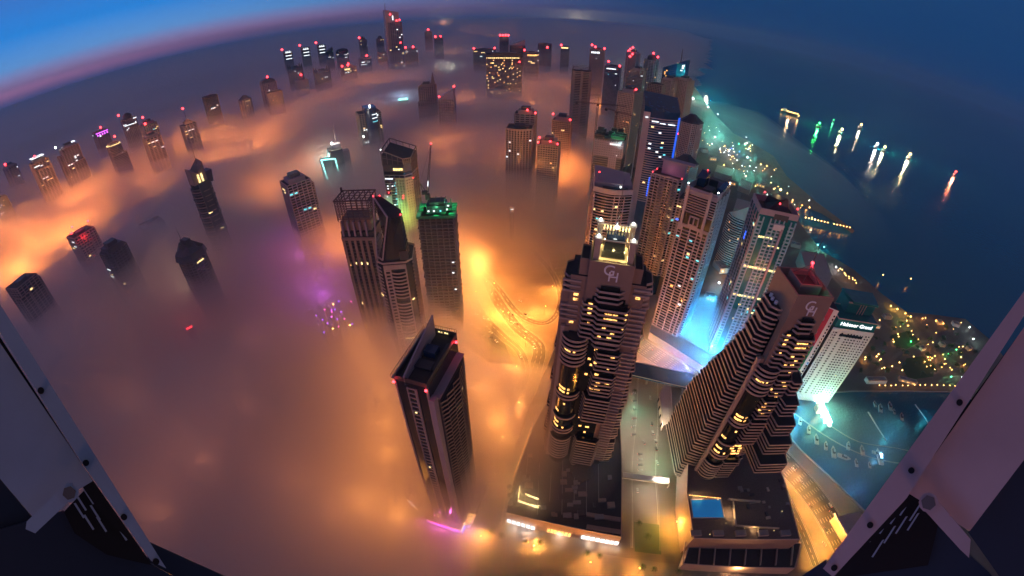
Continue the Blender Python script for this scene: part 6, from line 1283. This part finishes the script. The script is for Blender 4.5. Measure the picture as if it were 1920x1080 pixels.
# bright white green lit stage boat, piers and boats in the marina
def stage():
    a, b_ = at(1532, 745), at(1556, 802); e = (b_ - a).normalized(); root = empty('floating_stage', (a + b_) / 2, math.atan2(e.y, e.x), label='long floating stage in the marina blazing with white green light', category='stage'); L_ = (b_ - a).length
    MB().prism(cham(L_, 5, 1.5), .1, 1.4).build('deck', 'white', root); MB().box(-L_*.35, L_*.25, -1.6, 1.6, 1.4, 3.6).build('cabin', 'white', root)
    MB().box(-L_*.4, L_*.4, 1.7, 2.1, 3, 4).box(-L_*.3, L_*.3, -.5, .5, 3.6, 4.2).build('light_bar', 'lampw', root)
    for i in range(9): MB().ball((-L_*.35 + i * L_*.09, -5.5 + (i % 2) * 1.2, 1.2), .75).build('float_lamp', 'lampw', root)
    for i in (-.3, 0, .3): plight(root.matrix_basis @ Vector((L_ * i, 0, 9)), 8000, (.25, 1, .62), .8, 'stage_glow')
stage()
def pier(path, w, label, m='kerb', name='pier'):
    p = [at(x, y, .5) for x, y in path]; c = p[0].copy(); c.z = 0; q = smooth([(v.x - c.x, v.y - c.y) for v in p], 5); root = empty(name, c, 0, label=label, category='pier'); L_, R_ = strip(q, w); mb = MB()
    for i in range(len(q) - 1): mb.prism([R_[i], R_[i + 1], L_[i + 1], L_[i]], -.5, .55)
    mb.build('deck', m, root)
pier([(1490, 775), (1545, 815), (1600, 845), (1650, 862), (1700, 870)], 1.2, 'long curving pontoon sweeping round the marina water'); pier([(1560, 800), (1610, 828), (1680, 840), (1735, 852)], .8, 'inner curving pontoon nearer the glowing stage')
pier([(1628, 772), (1645, 800), (1662, 826)], 1.6, 'short straight jetty in the middle of the marina', 'white'); pier([(1716, 758), (1732, 780), (1748, 806)], 1.4, 'straight jetty nearer the right hand frame', 'white')
def boat_proto(L_=9):
    root = empty('boat', (0, 0, 0)); h = [(-L_/2, -1.3), (L_*.2, -1.4), (L_/2, 0), (L_*.2, 1.4), (-L_/2, 1.3)]; MB().prism(h, -.2, 1, 0, [(x * 1.05, y * 1.1) for x, y in h], 1).build('hull', ['boat', 'sand'], root); MB().prism(rect(L_*.4, 1.8), 1, 2.1, 0, rect(L_*.3, 1.5)).build('cabin', 'glass', root); MB().box(-L_*.13, L_*.12, -.7, .7, 2.1, 2.2).build('cabin_roof', 'boat', root); return root
bp = boat_proto(); rng = random.Random(33)
for i, (x, y) in enumerate([(1516, 806), (1530, 824), (1548, 836), (1562, 848), (1582, 858), (1500, 790), (1605, 868), (1590, 836), (1645, 852), (1616, 845), (1668, 762), (1676, 772), (1640, 758), (1650, 766), (1690, 782), (1700, 860), (1720, 865), (1630, 872)]):
    place(bp, at(x, y, .1), 'small white motor boat moored in the marina by the curving pontoons', 'boat', 'boats moored in the marina', rng.uniform(.9, 1.6), R(rng.choice((55, 60, 65, -30))))
drop(bp)
def yacht(x, y):
    p = at(x, y, .1); root = empty('yacht', p, R(70), label='blue white lit yacht at the end of the curving pontoon', category='yacht'); h = [(-9, -2.4), (4, -2.6), (10, 0), (4, 2.6), (-9, 2.4)]; MB().prism(h, 0, 2, 0, [(a * 1.05, b_ * 1.1) for a, b_ in h], 1).build('hull', ['white', 'sand'], root); MB().prism(rect(9, 3.6), 2, 4.2, 0, rect(7, 3)).build('cabin', 'white', root); MB().box(-5, 3, -1.9, 1.9, 2.6, 3.3).build('window_band', 'glass', root); MB().ball((0, 0, 5), .9).build('deck_lamp', 'lampw', root); MB().beam((0, 0, 4), (0, 0, 5), .2).build('mast', 'steel', root); plight(p + Vector((0, 0, 8)), 3500, (.15, .6, 1), .8, 'yacht_glow')
yacht(1648, 858)
for (x, y, e, c) in [(1500, 770, 14000, (.03, .5, 1)), (1488, 800, 12000, (.03, .4, 1)), (1470, 835, 3500, (.05, .45, 1)), (1560, 870, 6000, (.03, .5, 1)), (1680, 800, 7000, (.05, .7, .9)), (1620, 900, 5000, (.03, .4, 1)), (1750, 770, 4000, (.05, .7, .9))]: plight(at(x, y, 12), e * .7, c, 1, 'quay_glow')
# ships at anchor
SH = [(1480, 214, 90, 'lamp', (1, .6, .3), 'longest anchored ship with a row of warm deck lights', 60000), (1496, 221, 24, 'lamp', (1, .5, .2), 'small tender just behind the longest ship', 8000), (1534, 238, 40, 'grn', (.05, 1, .15), 'ship with a green light and green streak on the water', 150000), (1576, 250, 44, 'lamp', (1, .85, .4), 'ship with a bright yellow light right of the green one', 220000),
      (1612, 241, 50, 'lamp', (1, .75, .5), 'far misty ship with two pale lights', 60000), (1642, 277, 40, 'lampw', (1, .85, .8), 'left one of the close pair of lit ships', 120000), (1656, 283, 40, 'lamp', (1, .8, .4), 'right one of the close pair of lit ships', 180000), (1703, 297, 44, 'lamp', (1, .8, .45), 'brightest warm lit ship, alone between the pair and the red one', 200000), (1789, 329, 36, 'red', (1, .25, .12), 'ship with a red light, last of the anchored row', 120000), (1562, 228, 20, 'grn', (.1, 1, .3), 'tiny green lit boat beyond the green ship', 10000)]
for (x, y, L_, m, c, l, e) in SH:
    p = at(x, y, -1.4); root = empty('ship', p, R(-40 if L_ > 60 else 20), label=l, category='ship', group='ships at anchor'); h = [(-L_/2, -L_*.09), (L_*.3, -L_*.1), (L_/2, 0), (L_*.3, L_*.1), (-L_/2, L_*.09)]
    MB().prism(h, 0, L_*.1, 0, [(a * 1.03, b_ * 1.1) for a, b_ in h], 1).build('hull', ['dark', 'grey'], root); MB().prism(rect(L_*.2, L_*.14, -L_*.3), L_*.1, L_*.24).build('bridge', 'white', root); MB().beam((L_*.1, 0, L_*.1), (L_*.1, 0, L_*.36), L_*.015).build('mast', 'steel', root)
    r = 3.4 if e > 50000 else 2.0
    if L_ > 60:
        for k in range(9): MB().ball((-L_*.45 + k * L_*.11, 0, L_*.1 + 3), 2.0).build('deck_lamp', m, root)
    else: MB().ball((L_*.1, 0, L_*.36 + r), r).build('mast_lamp', m, root)
    plight(p + Vector((0, 0, L_*.36 + 8)), e, c, 3.0, 'ship_glow')
# teal glow over the near sea comes from the shore floodlights
for (x, y, e) in [(1330, 170, 3.5e5), (1345, 235, 2.2e5), (1400, 300, 1e5)]: plight(at(x, y, 40), e, (.15, 1, .85), 3, 'flood_light')
# lights seen dimly through the fog
def fog_sign(x, y, m, w, label, h=40):
    p = at(x, y, h); azm = math.atan2(p.x, p.y); root = empty('illuminated_sign', (p.x, p.y, 0), -azm, label=label, category='sign'); MB().box(-w/2, w/2, 0, 1, h - w*.09, h + w*.09).build('light_panel', m, root); MB().box(-w/2 - 1, w/2 + 1, 1.2, 8, 0, h + 1).build('building_body', 'grey', root)
fog_sign(756, 186, 'cyan', 26, 'blue white rooftop sign glowing in the fog left of the gothic tower', 96)
fog_sign(355, 615, 'red', 7, 'short red glowing sign bar deep in the near fog', 50); fog_sign(960, 393, 'lc', 5, 'tiny bright white sign alone in the orange fog left of the lantern tower', 52)
rng = random.Random(55)
for i in range(50):
    if i < 20: x, y, m, h, l = rng.gauss(625, 17), rng.gauss(585, 17), rng.choice(('violet', 'violet', 'lamp', 'pink')), 62, 'coloured fairground light in the purple glowing fog'
    else: x, y, m, h, l = rng.uniform(900, 1060), rng.uniform(160, 330), 'lamp', 62, 'distant warm lamp in the fog between the hotels and the beige towers'
    p = at(x, y, h); root = empty('fog_lamp', (p.x, p.y, 0), 0, label=l, category='lamp', group='lamps seen through the fog'); d_ = p.xy.length; MB().beam((0, 0, 0), (0, 0, h), .25).build('pole', 'steel', root); MB().ball((0, 0, h), .35 + d_ / 1100, 0, 6, 4).build('lamp_head', m, root)
# ------------------------------------------------------------------ metal frames beside the camera
def near(x, y, d): return Vector((0, 0, H)) + Vector(ray(x, y)) * d
MET = material('weathered painted metal', (.52, .37, .36), .5, .1, var=.45, vs=2.2); METB = material('weathered blue grey metal', (.36, .44, .54), .5, .1, var=.45, vs=2.2); DK = material('dark navy sheet', (.012, .022, .045), .5, var=.3, vs=2); BK = material('black gap', (.004, .004, .006), .8); BOLT = material('bolt steel', (.20, .16, .14), .35, .8)
for nm_, m_ in (('met', MET), ('metb', METB), ('dk', DK), ('bk', BK), ('bolt', BOLT)): M[nm_] = m_
def plate(name, px, d0, t, mat, parent, bow=None, w=None):
    """a plate of thickness t whose outline lies on a plane facing the camera at distance d0"""
    N0 = Vector(ray(*w)); O = Vector((0, 0, H)) + N0 * d0; P_ = []
    for i in range(len(px)):
        a, b_ = px[i], px[(i + 1) % len(px)]; n_s = max(1, int(math.hypot(b_[0] - a[0], b_[1] - a[1]) / 45)); P_ += [(a[0] + (b_[0] - a[0]) * j / n_s, a[1] + (b_[1] - a[1]) * j / n_s) for j in range(n_s)]
    pts = []
    for (x, y) in P_:
        v = Vector(ray(x, y)); pts.append(Vector((0, 0, H)) + v * (d0 / v.dot(N0)))
    nrm = sum(((pts[i] - pts[0]).cross(pts[i + 1] - pts[0]) for i in range(1, len(pts) - 1)), Vector())
    if nrm.dot(N0) > 0: pts = pts[::-1]
    mb = MB(); n = len(pts); mb.add([p - parent.location for p in pts] + [p + N0 * t - parent.location for p in pts], [tuple(range(n)), tuple(range(2 * n - 1, n - 1, -1))] + [((i + 1) % n, i, n + i, n + (i + 1) % n) for i in range(n)])
    o = mb.build(name, mat, parent); return o
def bolt(x, y, d0, r, parent, w, mat='bolt'):
    N0 = Vector(ray(*w)); v = Vector(ray(x, y)); p = Vector((0, 0, H)) + v * (d0 / v.dot(N0)) - parent.location; MB().beam(p, p - N0 * .012, r * 2, 0, r * 2, 6 if mat == 'bolt' else 12).build('bolt' if mat == 'bolt' else 'rivet_hole', mat, parent)
# right frame
wR = (1740, 850); fr = empty('metal_frame', near(1740, 850, 1.6), 0, label='weathered mauve metal window frame with a pivot bracket, at the lower right beside the camera', category='metal frame')
plate('edge_rail', [(1543, 1066), (1562, 1082), (1700, 934), (1936, 566), (1936, 524)], 1.50, .03, 'met', fr, w=wR)
plate('side_panel', [(1702, 924), (1716, 905), (1940, 585), (1990, 700), (1990, 770), (1818, 996)], 1.56, .02, 'met', fr, w=wR)
plate('panel_gap', [(1560, 1084), (1710, 900), (1960, 560), (1980, 600), (1700, 950)], 1.60, .01, 'bk', fr, w=wR)
plate('slotted_grille', [(1560, 1086), (1712, 916), (1760, 980), (1740, 1060)], 1.70, .02, 'bk', fr, w=wR)
for (x, y) in [(1622, 1010), (1640, 1000), (1660, 984), (1680, 966), (1698, 950), (1668, 1002), (1690, 984), (1716, 960), (1712, 978), (1646, 1028)]: plate('grille_slot', [(x - 12, y + 16), (x - 9, y + 17), (x + 12, y - 16), (x + 8, y - 15)], 1.68, .004, 'metb', fr, w=wR)
plate('bracket_arm', [(1728, 936), (1742, 928), (1754, 934), (1820, 1012), (1817, 1046), (1800, 1030), (1727, 950)], 1.46, .02, 'met', fr, w=wR); bolt(1741, 942, 1.45, .02, fr, wR); bolt(1741, 942, 1.455, .026, fr, wR, 'met')
for (x, y) in [(1799, 755), (1709, 882), (1632, 984), (1565, 1064)]: bolt(x, y, 1.495, .009, fr, wR, 'bk')
plate('lower_sill', [(1570, 1084), (1732, 992), (1756, 984), (1860, 1080), (1900, 1200), (1540, 1200)], 1.75, .03, 'dk', fr, w=wR)
plate('outer_casing', [(1815, 998), (1990, 740), (2000, 1200), (1780, 1200), (1880, 1090)], 1.72, .03, 'dk', fr, w=wR)
MB().wall((0, 0), (.01, 0), .01, -3.6, -3.59).build('frame_shoe', 'dk', fr)
# left frame
wL = (150, 880); fl_ = empty('metal_frame', near(150, 880, 1.6), 0, label='weathered blue grey metal window frame with pivot bracket, lower left beside the camera', category='metal frame')
plate('edge_rail', [(312, 1066), (284, 1052), (150, 862), (-14, 600), (-14, 548)], 1.50, .03, 'metb', fl_, w=wL)
plate('side_panel', [(174, 902), (160, 880), (-14, 622), (-40, 700), (-40, 850), (62, 970)], 1.56, .02, 'metb', fl_, w=wL)
plate('panel_gap', [(285, 1058), (160, 880), (-20, 600), (-30, 640), (180, 950)], 1.60, .01, 'bk', fl_, w=wL)
plate('slotted_grille', [(285, 1060), (172, 905), (120, 960), (140, 1000), (200, 1040)], 1.70, .02, 'bk', fl_, w=wL)
for (x, y) in [(166, 932), (176, 940), (152, 944), (178, 962), (148, 958), (212, 976), (166, 980), (228, 1000), (190, 984)]: plate('grille_slot', [(x - 10, y - 14), (x - 6, y - 15), (x + 11, y + 12), (x + 8, y + 14)], 1.68, .004, 'metb', fl_, w=wL)
plate('bracket_arm', [(124, 906), (136, 906), (143, 918), (138, 932), (66, 1000), (48, 992), (50, 978)], 1.46, .02, 'metb', fl_, w=wL); bolt(130, 924, 1.45, .018, fl_, wL); bolt(130, 924, 1.455, .024, fl_, wL, 'metb')
for (x, y) in [(77, 733), (161, 868), (232, 969), (292, 1052)]: bolt(x, y, 1.495, .009, fl_, wL, 'bk')
plate('lower_sill', [(118, 958), (140, 976), (330, 1084), (340, 1200), (-60, 1200), (-60, 1010), (60, 975)], 1.75, .03, 'dk', fl_, w=wL)
plate('outer_casing', [(62, 972), (-40, 850), (-60, 1200), (60, 1100)], 1.80, .03, 'dk', fl_, w=wL)
plate('ledge', [(283, 1018), (430, 1084), (430, 1110), (270, 1090)], 2.0, .03, 'dk', fl_, w=wL)
plate('ledge', [(1548, 1050), (1500, 1082), (1500, 1110), (1560, 1100)], 2.0, .03, 'dk', fr, w=wR)
# remove helper meshes that were only shared
